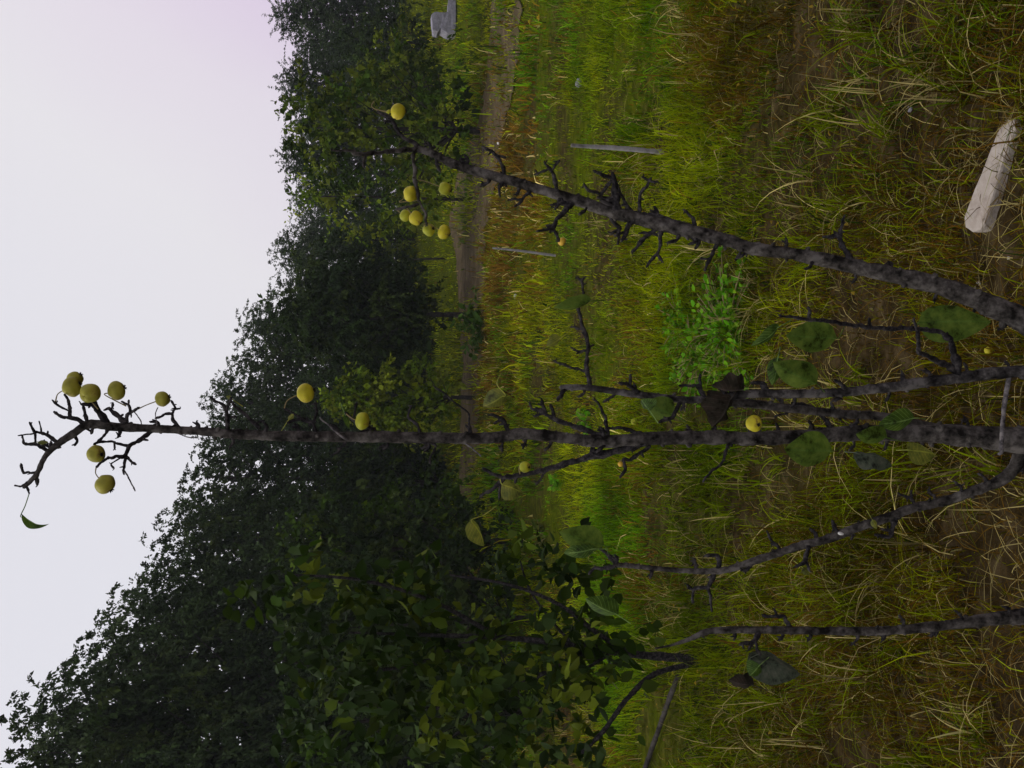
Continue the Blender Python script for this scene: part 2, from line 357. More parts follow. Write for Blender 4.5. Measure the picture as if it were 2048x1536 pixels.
# ------------------------------------------------------------------ grass and litter
rng = np.random.default_rng(7)
PAL = {k: np.array(v) for k, v in dict(green=(0.085, 0.18, 0.003), lime=(0.235, 0.265, 0.003), straw=(0.56, 0.46, 0.17), rust=(0.155, 0.085, 0.010),
       dark=(0.03, 0.06, 0.005), olive=(0.165, 0.155, 0.004)).items()}
def blades(x, y, z, h, wd, az, bend, colr, seg=3, twist=None):
    n = len(x); t = np.linspace(0, 1, seg + 1)
    dx, dy = np.cos(az), np.sin(az)
    tw = az + np.pi / 2 + (twist if twist is not None else rng.normal(0, 0.7, n))
    sx, sy = np.cos(tw), np.sin(tw)
    V = np.zeros((n, seg + 1, 2, 3)); 
    for i, tt in enumerate(t):
        fwd = h * bend * tt ** 1.8
        upz = h * (tt - 0.55 * np.clip(bend, 0, 1.6) * tt ** 2.4)
        ww = wd * (1 - tt ** 1.5 * 0.88) * 0.5
        cx, cyy, cz = x + dx * fwd, y + dy * fwd, z + np.maximum(upz, -0.0) 
        V[:, i, 0] = np.stack([cx - sx * ww, cyy - sy * ww, cz], 1); V[:, i, 1] = np.stack([cx + sx * ww, cyy + sy * ww, cz], 1)
    base = np.arange(n)[:, None] * (seg + 1) * 2
    fs = [base + np.array([[i * 2, i * 2 + 1, i * 2 + 3, i * 2 + 2]]) for i in range(seg)]
    Fc = np.stack(fs, 1).reshape(-1, 4)
    C = np.repeat(colr[:, None, :], (seg + 1) * 2, 1).reshape(-1, 3)
    return V.reshape(-1, 3), Fc, C
def blot(px, py, spots):
    m = np.zeros(len(px))
    for (cx, cy_, rx, ry, a) in spots: m = m + a * np.clip(1.4 - np.hypot((px - cx) / rx, (py - cy_) / ry), 0, 1)
    return m
GREEN_AT = [(1230, 200, 170, 170, .45), (1330, 430, 120, 90, .4), (1170, 620, 90, 120, .35), (1330, 560, 90, 60, .3), (1180, 1000, 110, 130, .4), (1420, 700, 80, 120, .4), (1350, 1020, 90, 90, .35), (1380, 250, 80, 120, .3), (1210, 1420, 60, 90, .3)]
RUST_AT = [(1030, 420, 60, 200, .7), (1010, 700, 50, 160, .6), (1060, 180, 40, 160, .4), (1270, 1000, 60, 70, .7), (1300, 1140, 60, 60, .5), (1450, 150, 60, 140, .5), (1620, 120, 120, 160, .35), (1250, 690, 50, 90, .4), (1700, 900, 250, 300, .4), (1800, 1400, 250, 250, .4), (1390, 80, 60, 90, .35), (1260, 330, 40, 60, .35)]
def palette(x, y, n):
    """what grows where: patches of green, lime, rust and straw"""
    a = fbm(x * 0.75 + 3, y * 0.42, 21, 4); b = fbm(x * 1.2, y * 0.7 + 9, 33, 4); u = rng.random(n)
    d = y; px, py = proj(x, y, rise(y))
    g = (a - 0.5) * 2.4 + 0.74 + blot(px, py, GREEN_AT) - 0.8 * blot(px, py, RUST_AT) + np.clip((d - 16) / 8, 0, 0.5) - np.clip((4.6 - d) / 3, 0, .55)
    pg = np.clip(g, 0.07, 0.95)
    isg = u < pg; u2 = rng.random(n)
    mixl = np.clip((fbm(x * 1.1, y * 0.6, 77, 3) - 0.36) * 3.0 + np.clip((d - 15) / 12, 0, 0.5), 0, 1)[:, None]
    c = np.zeros((n, 3)) + PAL['olive']
    c = np.where((~isg & (u2 < 0.35 + 0.5 * np.clip((b - .35) * 3, 0, 1)))[:, None], PAL['rust'], c)
    c = np.where((~isg & (u2 > 0.93))[:, None], PAL['straw'], c)
    c = np.where(isg[:, None], PAL['green'] * (1 - mixl) + PAL['lime'] * mixl, c)
    c = np.where((isg & (u2 < 0.2))[:, None], PAL['dark'], c)
    near_tone = np.clip(0.62 + (d - 2.5) / 8, 0.62, 1)[:, None]; c = np.where(isg[:, None], c, c * near_tone)      # non-green blades get darker towards the orchard row
    pat = 0.18 + 1.4 * fbm(x * 3.1, y * 2.0, 99, 3)[:, None]
    c = c * (1 + 0.42 * np.clip((d - 4.2) / 2.5, 0, 1))[:, None]           # all blade colours scaled brighter out in the field
    return c * pat * rng.uniform(0.5, 1.4, (n, 1)) * rng.uniform(0.92, 1.08, (n, 3))
GV, GF, GC = [], [], []; gcount = 0
def push(t):
    global gcount
    v, f, c = t; GV.append(v); GF.append(f + gcount); GC.append(c); gcount += len(v)

def field_pts(n, y0, y1, margin=1.25, power=1.0):
    """density falls with distance, spread a little past the view's sides"""
    u = rng.random(n); y = 1 / (1 / y0 + (1 / y1 - 1 / y0) * u) if power == 1 else y0 * (y1 / y0) ** u
    x = rng.uniform(-1, 1, n) * (0.40 * margin * y + 0.5)
    return x, y
def bare(x, y):
    """bare-earth patches: around the slab, between the stems"""
    px, py = proj(x, y, rise(y))
    m = np.zeros(len(x))
    for (cx, cy_, rx, ry, s) in ((2010, 440, 75, 210, 1.15), (1980, 1040, 170, 100, 0.9), (1840, 1120, 80, 60, .5), (2020, 820, 110, 120, 0.6), (1325, 1470, 50, 90, 1.4), (1930, 1400, 150, 130, .6), (2040, 1200, 110, 320, 0.85), (1065, 1030, 40, 45, .8)):
        m = np.maximum(m, s * np.clip(1.5 - np.hypot((px - cx) / rx, (py - cy_) / ry), 0, 1))
    return m
# short field turf
for (n, y0, y1, ya, yb, hm, wd) in ((130000, 2.1, 8, 3.6, 8, 0.05, 0.0044), (190000, 3.6, 16, 6.0, 16, 0.065, 0.0078), (90000, 9, 45, 14, 60, 0.12, 0.02)):
    x, y = field_pts(n, y0, y1)
    near = np.clip((y - y0) / (ya - y0), 0, 1) if y0 > 2.2 else np.clip(0.5 + (y - 2.2) / 2.2, 0.4, 1)
    clump = np.clip((fbm(x * 3.2 / (1 + y * .06), y * 2.2 / (1 + y * .06), 51, 3) - 0.34) * 4, 0.26, 1)
    keep = ~(on_track(x, y) & (rng.random(n) > 0.05 + 0.6 * (fbm(x * 1.3, y * 0.9, 71, 3) > 0.5) + 0.5 * (x > 2.6))) & (rng.random(n) > bare(x, y)) & (rng.random(n) < near) & (rng.random(n) < np.clip(clump + (y > 12) * .3, 0, 1))
    x, y = x[keep], y[keep]; n = len(x); clump = clump[keep]
    h = hm * rng.lognormal(0, 0.45, n) * (0.35 + 0.9 * clump) * (0.6 + 0.8 * fbm(x * 1.1, y * 0.8, 61, 2))
    c = palette(x, y, n)
    push(blades(x, y, gz(x, y) - 0.005, h, wd * rng.uniform(0.6, 1.4, n), rng.uniform(0, 2 * np.pi, n), rng.uniform(0.1, 1.1, n), c, 2))
# long arching tufts
def tufts(n, y0, y1, nb, hm, wd, thr=0.4):
    x, y = field_pts(n, y0, y1, 1.2, 2)
    k = (fbm(x * 0.9, y * 0.9, 91, 2) > thr) & (rng.random(n) > 1.3 * bare(x, y)) & ~on_track(x, y)
    x, y = x[k], y[k]; n = len(x)
    cnt = rng.integers(nb // 2, nb + 1, n); X = np.repeat(x, cnt); Y = np.repeat(y, cnt); m = len(X)
    lead = np.repeat(rng.uniform(0, 2 * np.pi, n), cnt); hh = np.repeat(hm * rng.uniform(0.55, 1.35, n), cnt)
    az = lead + rng.normal(0, 1.1, m); X = X + rng.normal(0, 0.02, m); Y = Y + rng.normal(0, 0.02, m)
    c = palette(X, Y, m)
    tone = np.repeat(rng.random(n), cnt)
    st = rng.random(m) < np.where(tone < 0.3, 0.45, 0.10)
    c = np.where(st[:, None], PAL['straw'] * rng.uniform(0.2, 1.25, (m, 1)), c)
    gr = (tone > 0.55) & ~st
    c = np.where(gr[:, None], (PAL['lime'] * 0.65 + PAL['green'] * 0.5) * rng.uniform(0.40, 1.1, (m, 1)), c) * np.clip(.72 + (Y - 2.2) / 9, .7, 1)[:, None]
    push(blades(X, Y, gz(X, Y) - 0.005, hh * rng.uniform(0.5, 1.25, m), wd * rng.uniform(0.55, 1.3, m), az, np.abs(rng.normal(0.75, 0.4, m)), c, 5))
tufts(640, 2.25, 5.5, 24, 0.18, 0.0056, 0.38)
tufts(190, 4.8, 12, 22, 0.19, 0.007, 0.46)
tufts(120, 12, 40, 20, 0.22, 0.014, 0.5)
# dead grass lying on the earth
n = 16000; x, y = field_pts(n, 1.2, 7, 1.3)
h = rng.uniform(0.02, 0.13, n); az = rng.uniform(0, 2 * np.pi, n)
c = np.where(rng.random(n)[:, None] < 0.45, PAL['straw'] * rng.uniform(0.12, 0.9, (n, 1)) ** 1.3, PAL['rust'] * rng.uniform(0.2, 1.1, (n, 1)))
v, f, cc = blades(x, y, gz(x, y) + 0.004, h, rng.uniform(0.0012, 0.0036, n), az, np.full(n, 1.7), c, 3, np.full(n, 0.0) )
push((v, f, cc))
# fallen leaves and yellow scraps lying in the turf
n = 2400; x, y = field_pts(n, 3.0, 15, 1.2); k = fbm(x * .8, y * .6, 14, 2) > 0.42; x, y = x[k], y[k]; n = len(x)
c = np.where(rng.random(n)[:, None] < .5, np.array([0.36, 0.25, 0.03]), np.array([0.16, 0.10, 0.04])) * rng.uniform(.3, 1.1, (n, 1)) * np.clip(y / 6, .45, 1)[:, None]
push(blades(x, y, gz(x, y) + rng.uniform(0.01, 0.05, n), rng.uniform(.010, .022, n), rng.uniform(.008, .016, n), rng.uniform(0, 6.28, n), np.full(n, 1.4), c, 2, np.zeros(n)))
grass = link_mesh('grass', np.concatenate(GV), np.concatenate(GF), M['grass'], None, False, np.concatenate(GC))
tag(grass, 'long dry and green grass with fallen straw covering the field', 'grass', kind='stuff')

# ------------------------------------------------------------------ the bare pear tree, stem by stem
def px_tube(mb, pts, Y, seed=0, sides=7, bump_=0.12, knob=0.0):
    """pts = (x, y, r) in photo pixels; Y = one distance or a list"""
    ww, rr = [], []
    for i, (x, y, r) in enumerate(pts):
        yy = Y[i] if isinstance(Y, (list, tuple, np.ndarray)) else Y
        p = P(x, y, yy); ww.append(p); rr.append(r / F * depth(p))
    mb.tube(ww, rr, sides, seed, bump_, knob)
def Yof(x, tab): return float(np.interp(x, [a for a, b in tab], [b for a, b in tab]))

def stem(name, pts, tab, parent, origin, material, spurs, seed, sides=10, nubs=True, label=None):
    mb = MB(); rnd = random.Random(seed)
    Ys = [Yof(p[0], tab) for p in pts]
    px_tube(mb, pts, Ys, seed, sides, 0.12, 0.13)
    if nubs:
        for i in range(len(pts) - 1):
            (x0, y0, r0), (x1, y1, r1) = pts[i], pts[i + 1]
            L = math.hypot(x1 - x0, y1 - y0)
            for _ in range(int(L / 26 + rnd.random())):
                t = rnd.random(); r = r0 + (r1 - r0) * t; x = x0 + (x1 - x0) * t; y = y0 + (y1 - y0) * t
                p = P(x, y, Yof(x, tab)); s = depth(p) / F
                a = rnd.uniform(0, 2 * math.pi); ax = P(x1, y1, Yof(x1, tab)) - P(x0, y0, Yof(x0, tab)); ax /= np.linalg.norm(ax)
                u = np.cross(ax, [0.3, 1, 0.2]); u /= np.linalg.norm(u); v = np.cross(ax, u); d = u * math.cos(a) + v * math.sin(a)
                L2 = r * s * rnd.uniform(0.9, 1.5); k = r * s * rnd.uniform(0.25, 0.5)
                mb.tube([p, p + d * L2 * 0.7, p + d * L2 + (-ax) * 0.004], [k * 1.5, k, k * 0.7], 6, rnd.random(), 0.2, 0.2)
    o = mb.build(name, material, parent, origin)
    if label: o['label'] = label
    for i, sp_ in enumerate(spurs):
        spur(sp_, tab, o, origin, seed * 100 + i)
    # short black bud knobs scattered between the longer spurs
    acc = 30.0
    for i in range(len(pts) - 1) if nubs else ():
        (x0, y0, r0), (x1, y1, r1) = pts[i], pts[i + 1]; L = math.hypot(x1 - x0, y1 - y0)
        if x0 > 2050 or min(r0, r1) < 4.5: continue
        t_ = acc
        while t_ < L:
            u = t_ / L; x = x0 + (x1 - x0) * u; y = y0 + (y1 - y0) * u; r = r0 + (r1 - r0) * u
            sd = rnd.choice((-1, 1)); nx_, ny_ = -(y1 - y0) / L * sd, (x1 - x0) / L * sd; LL = rnd.uniform(7, 17); lean = -rnd.uniform(2, 9)
            ln = [(x, y, 4.2), (x + nx_ * (r + LL * .5), y + ny_ * (r + LL * .5), 3.2), (x + nx_ * (r + LL) + lean, y + ny_ * (r + LL), 2.4)]
            ls = [ln]
            if rnd.random() < .5: ls.append([(ln[1][0], ln[1][1], 2.8), (ln[1][0] + lean * 1.6, ln[1][1] + ny_ * 3, 2.1)])
            spur(ls, tab, o, origin, int(seed * 1000 + x))
            t_ += rnd.uniform(48, 105)
        acc = t_ - L
    return o
def spur(lines, tab, parent, origin, seed, material=None):
    """lines: list of polylines (first the main one, the others forks), each [(x,y,r),...]"""
    mb = MB(); rnd = random.Random(seed * 7 + 1)
    x0, y0, _ = lines[0][0]; Y0 = Yof(x0, tab)
    slope = rnd.uniform(-0.7, 0.7)
    mat_ = M['spur']
    pale = False
    for k, ln in enumerate(lines):
        if k and rnd.random() < 0.6: sl_ = slope + rnd.uniform(-0.5, 0.5)
        else: sl_ = slope
        if k: sl_ = slope
        pts = []; Ys = []
        for j, (x, y, r) in enumerate(ln):
            pts.append((x + (rnd.uniform(-1, 1) if j else 0), y + (rnd.uniform(-1, 1) if j else 0), r))
            Ys.append(Y0 + sl_ * math.hypot(x - x0, y - y0) / F * Y0)
        # knobby growth: extra points and a bud at the end
        q, qy = [], []
        for j in range(len(pts)):
            if j:
                (xa, ya, ra), (xb, yb, rb) = pts[j - 1], pts[j]; L = math.hypot(xb - xa, yb - ya)
                m = int(L / 11)
                for t in range(1, m + 1):
                    u = t / (m + 1)
                    q.append((xa + (xb - xa) * u + rnd.uniform(-1.6, 1.6), ya + (yb - ya) * u + rnd.uniform(-1.6, 1.6), (ra + (rb - ra) * u) * rnd.uniform(0.8, 1.25)))
                    qy.append(Ys[j - 1] + (Ys[j] - Ys[j - 1]) * u)
            q.append(pts[j]); qy.append(Ys[j])
        if len(ln[-1]) and ln[-1][2] >= 1.9:
            (xa, ya, ra), (xb, yb, rb) = q[-2], q[-1]; L = math.hypot(xb - xa, yb - ya) + 1e-6
            dx, dy = (xb - xa) / L, (yb - ya) / L
            q[-1] = (xb, yb, rb * 1.25); q.append((xb + dx * rb * 1.6, yb + dy * rb * 1.6, rb * 0.75)); qy.append(qy[-1])
            # little side buds
            for _ in range(rnd.randint(1, 3)):
                j = rnd.randrange(1, len(q)); x, y, r = q[j]; a = rnd.uniform(0, 6.28); LL = r * rnd.uniform(1.6, 3.2)
                px_tube(mb, [(x, y, r * 0.7), (x + math.cos(a) * LL * .6, y + math.sin(a) * LL * .6, r * 0.6), (x + math.cos(a) * LL - 1, y + math.sin(a) * LL, r * 0.35)], [qy[j], qy[j] + rnd.uniform(-.003, .003), qy[j] + rnd.uniform(-.006, .006)], rnd.random(), 5)
        px_tube(mb, q, qy, rnd.random(), 6, 0.2, 0.35)
    L0 = sum(math.hypot(lines[0][i + 1][0] - lines[0][i][0], lines[0][i + 1][1] - lines[0][i][1]) for i in range(len(lines[0]) - 1))
    if lines[0][0][2] >= 4.0 and L0 > 68: return mb.build('branch', M['bark'] if 2300 <= seed <= 2302 else M['spur'], parent, origin)
    return mb.build('fruit_spur' if len(lines) > 1 or lines[0][0][2] >= 2.4 else 'twig', mat_ if lines[0][0][2] >= 2.4 else M['twig'], parent, origin)

TM = [(0, 2.16), (500, 2.14), (1200, 2.10), (1700, 2.05), (2048, 1.97), (2229, 1.90)]
TB = [(650, 2.46), (850, 2.42), (1200, 2.28), (1550, 2.14), (1900, 2.0), (2229, 1.90)]
TC = [(1050, 2.03), (1500, 2.0), (1900, 1.96), (2229, 1.90)]
TH = [(1150, 2.34), (1450, 2.26), (1800, 2.12), (2048, 2.0), (2229, 1.92)]
base = P(2229, 884, 1.90); base[2] = 0
pear = thing('pear_tree', 'bare many stemmed grey pear tree with black knobby spurs and few leaves in the foreground', 'tree', base)
main_pts = [(2250, 886, 34), (2160, 884, 30), (2035, 879, 25), (1901, 869, 21), (1768, 866, 17), (1660, 869, 15), (1500, 877, 13.5), (1460, 875, 13), (1323, 876, 13), (1214, 882, 12.5), (1146, 878, 11.5), (1050, 868, 11.5), (985, 876, 11.5), (898, 876, 11), (752, 874, 11), (605, 873, 10.5), (488, 869, 9.5), (391, 862, 8.5), (299, 857, 8.5), (234, 854, 9.5), (177, 849, 8.5), (146, 868, 8), (115, 889, 7), (91, 912, 5.5), (75, 945, 5), (60, 963, 4.8), (47, 975, 3.6)]
SM = [
 [[(60, 963, 4), (42, 972, 2.5), (30, 971, 1.8)]], [[(52, 970, 3), (56, 978, 2.4), (58, 988, 1.6)]],
 [[(70, 945, 3), (47, 946, 2.6), (43, 929, 2)]], [[(76, 945, 4), (75, 966, 3)]],
 [[(95, 902, 4), (75, 890, 3.2), (47, 886, 3), (45, 872, 2)], [(70, 888, 2.8), (69, 867, 2.6), (60, 848, 2)], [(69, 867, 2), (36, 872, 1.4)]],
 [[(115, 884, 4), (94, 869, 3.5), (70, 863, 2.6)], [(83, 867, 2.4), (79, 843, 1.4)]],
 [[(104, 900, 3), (102, 886, 2.2)]],
 [[(172, 848, 5), (156, 838, 4), (125, 835, 3.4), (111, 825, 3)], [(141, 836, 3.6), (138, 809, 3), (130, 791, 2.2)], [(138, 822, 2.8), (112, 807, 2.6), (107, 803, 2)]],
 [[(216, 848, 7), (193, 817, 6), (182, 804, 5), (167, 808, 3)], [(200, 826, 5), (190, 806, 4)]],
 [[(178, 846, 5), (170, 825, 3), (168, 815, 2.4)]],
 [[(250, 846, 6), (232, 828, 5), (219, 817, 3.6), (211, 820, 2)], [(222, 819, 3), (226, 809, 2.2)]],
 [[(253, 844, 4.5), (253, 830, 4), (268, 821, 3), (276, 817, 2.2)], [(260, 824, 3), (257, 810, 2.6), (245, 805, 2)], [(257, 811, 2.2), (258, 803, 1.9)]],
 [[(268, 823, 1.3), (276, 834, 1.1), (284, 850, 1.0)]],
 [[(357, 854, 4), (346, 841, 3.4), (344, 828, 3), (328, 829, 3), (313, 836, 2.2)], [(344, 828, 3), (350, 817, 2.8), (344, 804, 2.2)], [(349, 818, 2), (357, 818, 1.9)]],
 [[(316, 815, 1.0), (310, 830, 1.0), (315, 851, 1.0)]],
 [[(305, 862, 5.5), (276, 882, 4.2), (258, 893, 4), (250, 911, 3.8), (216, 916, 3), (195, 932, 2.4)], [(258, 891, 3.2), (224, 884, 2.8), (195, 885, 2.5), (190, 888, 2)], [(229, 885, 2.4), (229, 895, 1.9)], [(252, 912, 3), (268, 927, 2.6)], [(252, 914, 3), (247, 942, 2.4), (247, 946, 2)], [(242, 915, 1.8), (222, 929, 1.5), (227, 936, 1.9)]],
 [[(249, 942, 1.6), (260, 962, 1.4), (271, 983, 1.2)]],
 [[(215, 860, 4), (212, 868, 3), (198, 882, 2.6)]], [[(186, 856, 4), (184, 864, 3)]],
 [[(354, 866, 1.3), (372, 874, 1.1), (393, 876, 1.0)]],
 [[(456, 862, 5), (453, 826, 4), (447, 811, 3.4), (423, 797, 2.4)], [(453, 817, 3), (461, 797, 2.2)], [(455, 838, 3), (470, 833, 2)]],
 [[(519, 856, 5), (488, 826, 3.6), (464, 805, 2.4)], [(511, 846, 2.4), (529, 840, 1.5)]],
 [[(630, 864, 5), (625, 846, 4.4), (602, 838, 4), (578, 844, 3)], [(605, 838, 2.8), (587, 826, 2.5), (570, 817, 1.9)], [(625, 846, 4), (634, 823, 3), (631, 806, 2.2)]],
 [[(640, 835, 1.4), (664, 858, 1.8), (692, 878, 2)]],
 [[(675, 868, 6), (708, 871, 5), (746, 857, 3)], [(694, 873, 4), (688, 890, 3), (668, 908, 2)]],
 [[(752, 862, 3), (712, 842, 3), (693, 826, 2)], [(706, 838, 2.4), (712, 808, 2)]],
 [[(839, 866, 4), (834, 849, 3.4), (816, 832, 2.8), (822, 814, 2)]],
 [[(942, 866, 2.6), (936, 826, 2.0), (900, 796, 1.8), (866, 771, 1.5)]],
 [[(839, 882, 3.4), (872, 891, 2.6), (860, 923, 1.9)]], [[(927, 884, 2), (945, 896, 1.8), (962, 914, 1.4)]],
 [[(1018, 862, 4), (1003, 838, 4.5), (985, 830, 3)], [(1003, 838, 3), (990, 845, 2.4)]],
 [[(1214, 875, 7), (1160, 855, 6), (1110, 838, 5), (1077, 819, 4)], [(1110, 838, 4), (1102, 813, 3)], [(1092, 826, 4), (1085, 803, 3)], [(1080, 822, 4), (1064, 816, 3), (1060, 808, 2)], [(1090, 826, 3), (1072, 832, 2.4)]],
 [[(1217, 874, 3.6), (1211, 835, 3.2), (1198, 808, 2.6), (1190, 800, 2)]],
 [[(1290, 872, 4), (1262, 860, 3.4), (1236, 854, 3), (1214, 858, 3)]],
 [[(1290, 886, 9), (1235, 900, 8), (1173, 915, 7), (1105, 936, 6), (1050, 949, 5.5), (1005, 955, 5), (969, 940, 3)], [(1008, 956, 4.4), (984, 980, 3.6), (962, 991, 2.6)], [(1003, 957, 4), (1000, 976, 3.2), (998, 995, 2.4)], [(1095, 938, 3), (1074, 966, 2)]],
 [[(1222, 884, 4), (1210, 890, 3.4), (1198, 899, 3)]],
 [[(1300, 892, 4), (1289, 901, 4), (1262, 919, 3.6), (1247, 919, 3.4), (1250, 938, 3.2), (1241, 952, 2.4)]],
 [[(1470, 880, 3), (1457, 889, 3), (1448, 919, 3), (1418, 949, 2.6), (1408, 962, 2)]],
 [[(1666, 862, 5), (1650, 838, 4.4), (1628, 817, 4.2), (1604, 809, 4), (1588, 806, 3)], [(1606, 811, 3), (1580, 822, 2.6), (1548, 836, 2)]],
]
stem('trunk', main_pts, TM, pear, base, M['bark'], SM, 11, 12)
B_pts = [(2225, 876, 27), (2185, 800, 26), (2130, 710, 25), (2048, 641, 23), (1988, 614, 21), (1891, 575, 18.5), (1793, 552, 16.5), (1695, 530, 14.5), (1598, 510, 12.5), (1500, 496, 12.5), (1465, 483, 13), (1392, 465, 14), (1294, 442, 13.5), (1221, 423, 12), (1148, 399, 10.5), (1065, 374, 10), (992, 353, 9.5), (931, 336, 9), (894, 322, 8.5), (866, 307, 7.5), (836, 298, 7)]
SB = [
 [[(836, 298, 6), (821, 300, 5.4), (748, 306, 5), (728, 309, 4.5), (711, 308, 3.6)], [(730, 309, 3.6), (726, 331, 2.6)], [(711, 302, 3), (688, 300, 2.4), (665, 301, 1.9)]],
 [[(838, 296, 5.5), (831, 287, 5), (806, 275, 4), (792, 256, 3.4)], [(794, 258, 3.6), (784, 241, 3.6), (757, 224, 2.6)], [(785, 242, 3), (772, 243, 2.4)], [(790, 250, 3), (776, 232, 2.6)]],
 [[(832, 299, 5), (827, 312, 4.4), (829, 348, 4), (833, 373, 3.8), (838, 400, 3.2), (850, 424, 3), (853, 446, 2.2)], [(836, 408, 3.2), (821, 413, 3), (794, 419, 2)]],
 [[(870, 308, 5), (877, 336, 3.4)]],
 [[(1013, 357, 4.5), (997, 317, 4), (982, 302, 3.6), (967, 295, 2.5)], [(993, 312, 3), (1009, 315, 2.2)]],
 [[(1009, 358, 5), (999, 372, 4), (999, 390, 2.4)]],
 [[(1063, 378, 4.4), (1045, 400, 3.6), (1033, 412, 2.4)], [(1045, 399, 3), (1021, 400, 2.2)]],
 [[(1113, 385, 4.4), (1107, 348, 3.8), (1097, 334, 3)], [(1099, 336, 3.2), (1075, 348, 2.4)], [(1102, 341, 3), (1116, 324, 2.4)], [(1096, 335, 2.6), (1090, 326, 2)]],
 [[(1143, 402, 5), (1126, 406, 4.4), (1106, 409, 2.6)], [(1126, 405, 3), (1123, 395, 2.4)]],
 [[(1146, 404, 6), (1113, 436, 4.6), (1106, 457, 4)], [(1106, 456, 3.6), (1077, 461, 2.4)], [(1107, 457, 3.8), (1116, 479, 2.8)]],
 [[(1233, 424, 9), (1229, 387, 8), (1228, 365, 6.5), (1226, 350, 3.5)], [(1227, 358, 5), (1201, 348, 4), (1189, 342, 2.4)], [(1224, 360, 3.4), (1201, 387, 3), (1175, 379, 3.4), (1170, 370, 2.2)], [(1226, 398, 5), (1199, 394, 3)], [(1226, 410, 5), (1205, 402, 3.5)]],
 [[(1231, 366, 3.4), (1250, 406, 3), (1272, 430, 3.4)]],
 [[(1278, 428, 5), (1282, 387, 3.4), (1299, 360, 2.8)], [(1299, 361, 2.6), (1287, 355, 2)], [(1299, 361, 2.6), (1314, 363, 2.2)]],
 [[(1218, 428, 5), (1231, 447, 5), (1240, 457, 4), (1224, 466, 2.8)], [(1238, 458, 4), (1236, 484, 2.6)]],
 [[(1262, 440, 5.5), (1252, 462, 5), (1244, 480, 3.2)], [(1250, 464, 3.6), (1232, 470, 2.6)]],
 [[(1318, 452, 5.5), (1289, 477, 4.2), (1267, 501, 3)], [(1304, 465, 4), (1288, 466, 2.6)]],
 [[(1325, 455, 4.4), (1316, 504, 3.8), (1294, 531, 2.6)], [(1314, 506, 3.2), (1321, 519, 2.6)]],
 [[(1362, 465, 4.6), (1355, 477, 3.6), (1338, 484, 2.4)]], [[(1380, 470, 6), (1397, 484, 4.5), (1392, 494, 3)]],
 [[(1392, 460, 5), (1387, 436, 3.8), (1370, 421, 2.4)]],
 [[(1436, 484, 4.4), (1423, 516, 3.4), (1411, 538, 2.4)], [(1423, 516, 3), (1402, 516, 2)]],
 [[(1501, 500, 3.6), (1475, 516, 2.4)]],
 [[(1704, 526, 7.5), (1682, 483, 5), (1673, 467, 3.6)], [(1675, 470, 4), (1650, 473, 2.6)], [(1680, 478, 4), (1682, 455, 3), (1689, 434, 2.2)]],
 [[(1880, 572, 6), (1868, 556, 4)]],
 [[(1280, 432, 8), (1306, 431, 7.5), (1343, 443, 7), (1385, 459, 8)]],
]
stem('leaning_stem', B_pts, TB, pear, base, M['bark'], SB, 23, 12)
C_pts = [(2230, 880, 20), (2190, 850, 18), (2120, 790, 15), (2048, 745, 12.5), (1901, 758, 11), (1741, 779, 9.5), (1634, 787, 8.5), (1500, 788, 8), (1440, 796, 8), (1405, 799, 7), (1364, 799, 7), (1282, 790, 7), (1181, 776, 6.4), (1121, 775, 5)]
SC = [
 [[(1181, 774, 5.5), (1173, 731, 4.6), (1176, 693, 4.2), (1170, 663, 4), (1157, 622, 3.4), (1158, 608, 3), (1167, 588, 2.8), (1162, 560, 2.4)], [(1168, 658, 3.4), (1155, 657, 3), (1143, 653, 2)], [(1173, 701, 3), (1158, 703, 2.8), (1143, 696, 1.9)], [(1175, 698, 2.4), (1186, 692, 2)], [(1173, 742, 3.4), (1137, 734, 2.6), (1110, 723, 2)], [(1163, 562, 2.4), (1155, 556, 2)], [(1163, 562, 2.4), (1169, 556, 2)]],
 [[(1132, 778, 4.5), (1116, 797, 3)]],
 [[(1279, 786, 5), (1255, 767, 4), (1241, 767, 3)], [(1259, 770, 3.4), (1260, 753, 2.4)]],
 [[(1407, 798, 5), (1400, 772, 4.4), (1362, 772, 2.6)], [(1400, 774, 4), (1400, 752, 2.4)]],
 [[(1362, 802, 5), (1345, 835, 4.4), (1321, 843, 2.6)]], [[(1232, 786, 4), (1209, 803, 2.4)]],
 [[(1540, 787, 6), (1525, 768, 5), (1506, 766, 3)]], [[(1700, 783, 5), (1680, 766, 3.6), (1672, 762, 2.6)]],
 [[(1917, 750, 9), (1907, 710, 7), (1901, 678, 5.5), (1880, 664, 5), (1834, 657, 4.8), (1741, 656, 4.2), (1660, 644, 3.8), (1607, 637, 3.2), (1561, 632, 2.4)], [(1620, 640, 3.4), (1618, 618, 2.6)], [(1742, 655, 3), (1738, 640, 2.4)]],
 [[(1912, 742, 7.5), (1875, 723, 6), (1837, 704, 4.6), (1834, 662, 3.4), (1828, 640, 2.2)]],
 [[(1810, 770, 6), (1806, 752, 4)]],
]
stem('dark_stem', C_pts, TC, pear, base, M['bark_dark'], SC, 37, 10)
E_pts = [(1925, 866, 11), (1850, 852, 10), (1768, 834, 9), (1687, 828, 8.5), (1580, 817, 8.5), (1510, 808, 9), (1450, 803, 10), (1425, 806, 7)]
stem('cut_stem', E_pts, [(1400, 2.03), (2000, 2.02)], pear, base, M['bark'], [], 41, 10)
mbt = MB(); px_tube(mbt, [(2019, 752, 5), (2010, 800, 4.6), (2006, 840, 4.4), (2003, 885, 4.4), (2003, 903, 4.2), (1997, 908, 3)], [1.94, 1.93, 1.92, 1.91, 1.90, 1.9], 5, 8)
mbt.build('twig', M['twig'], pear, base)
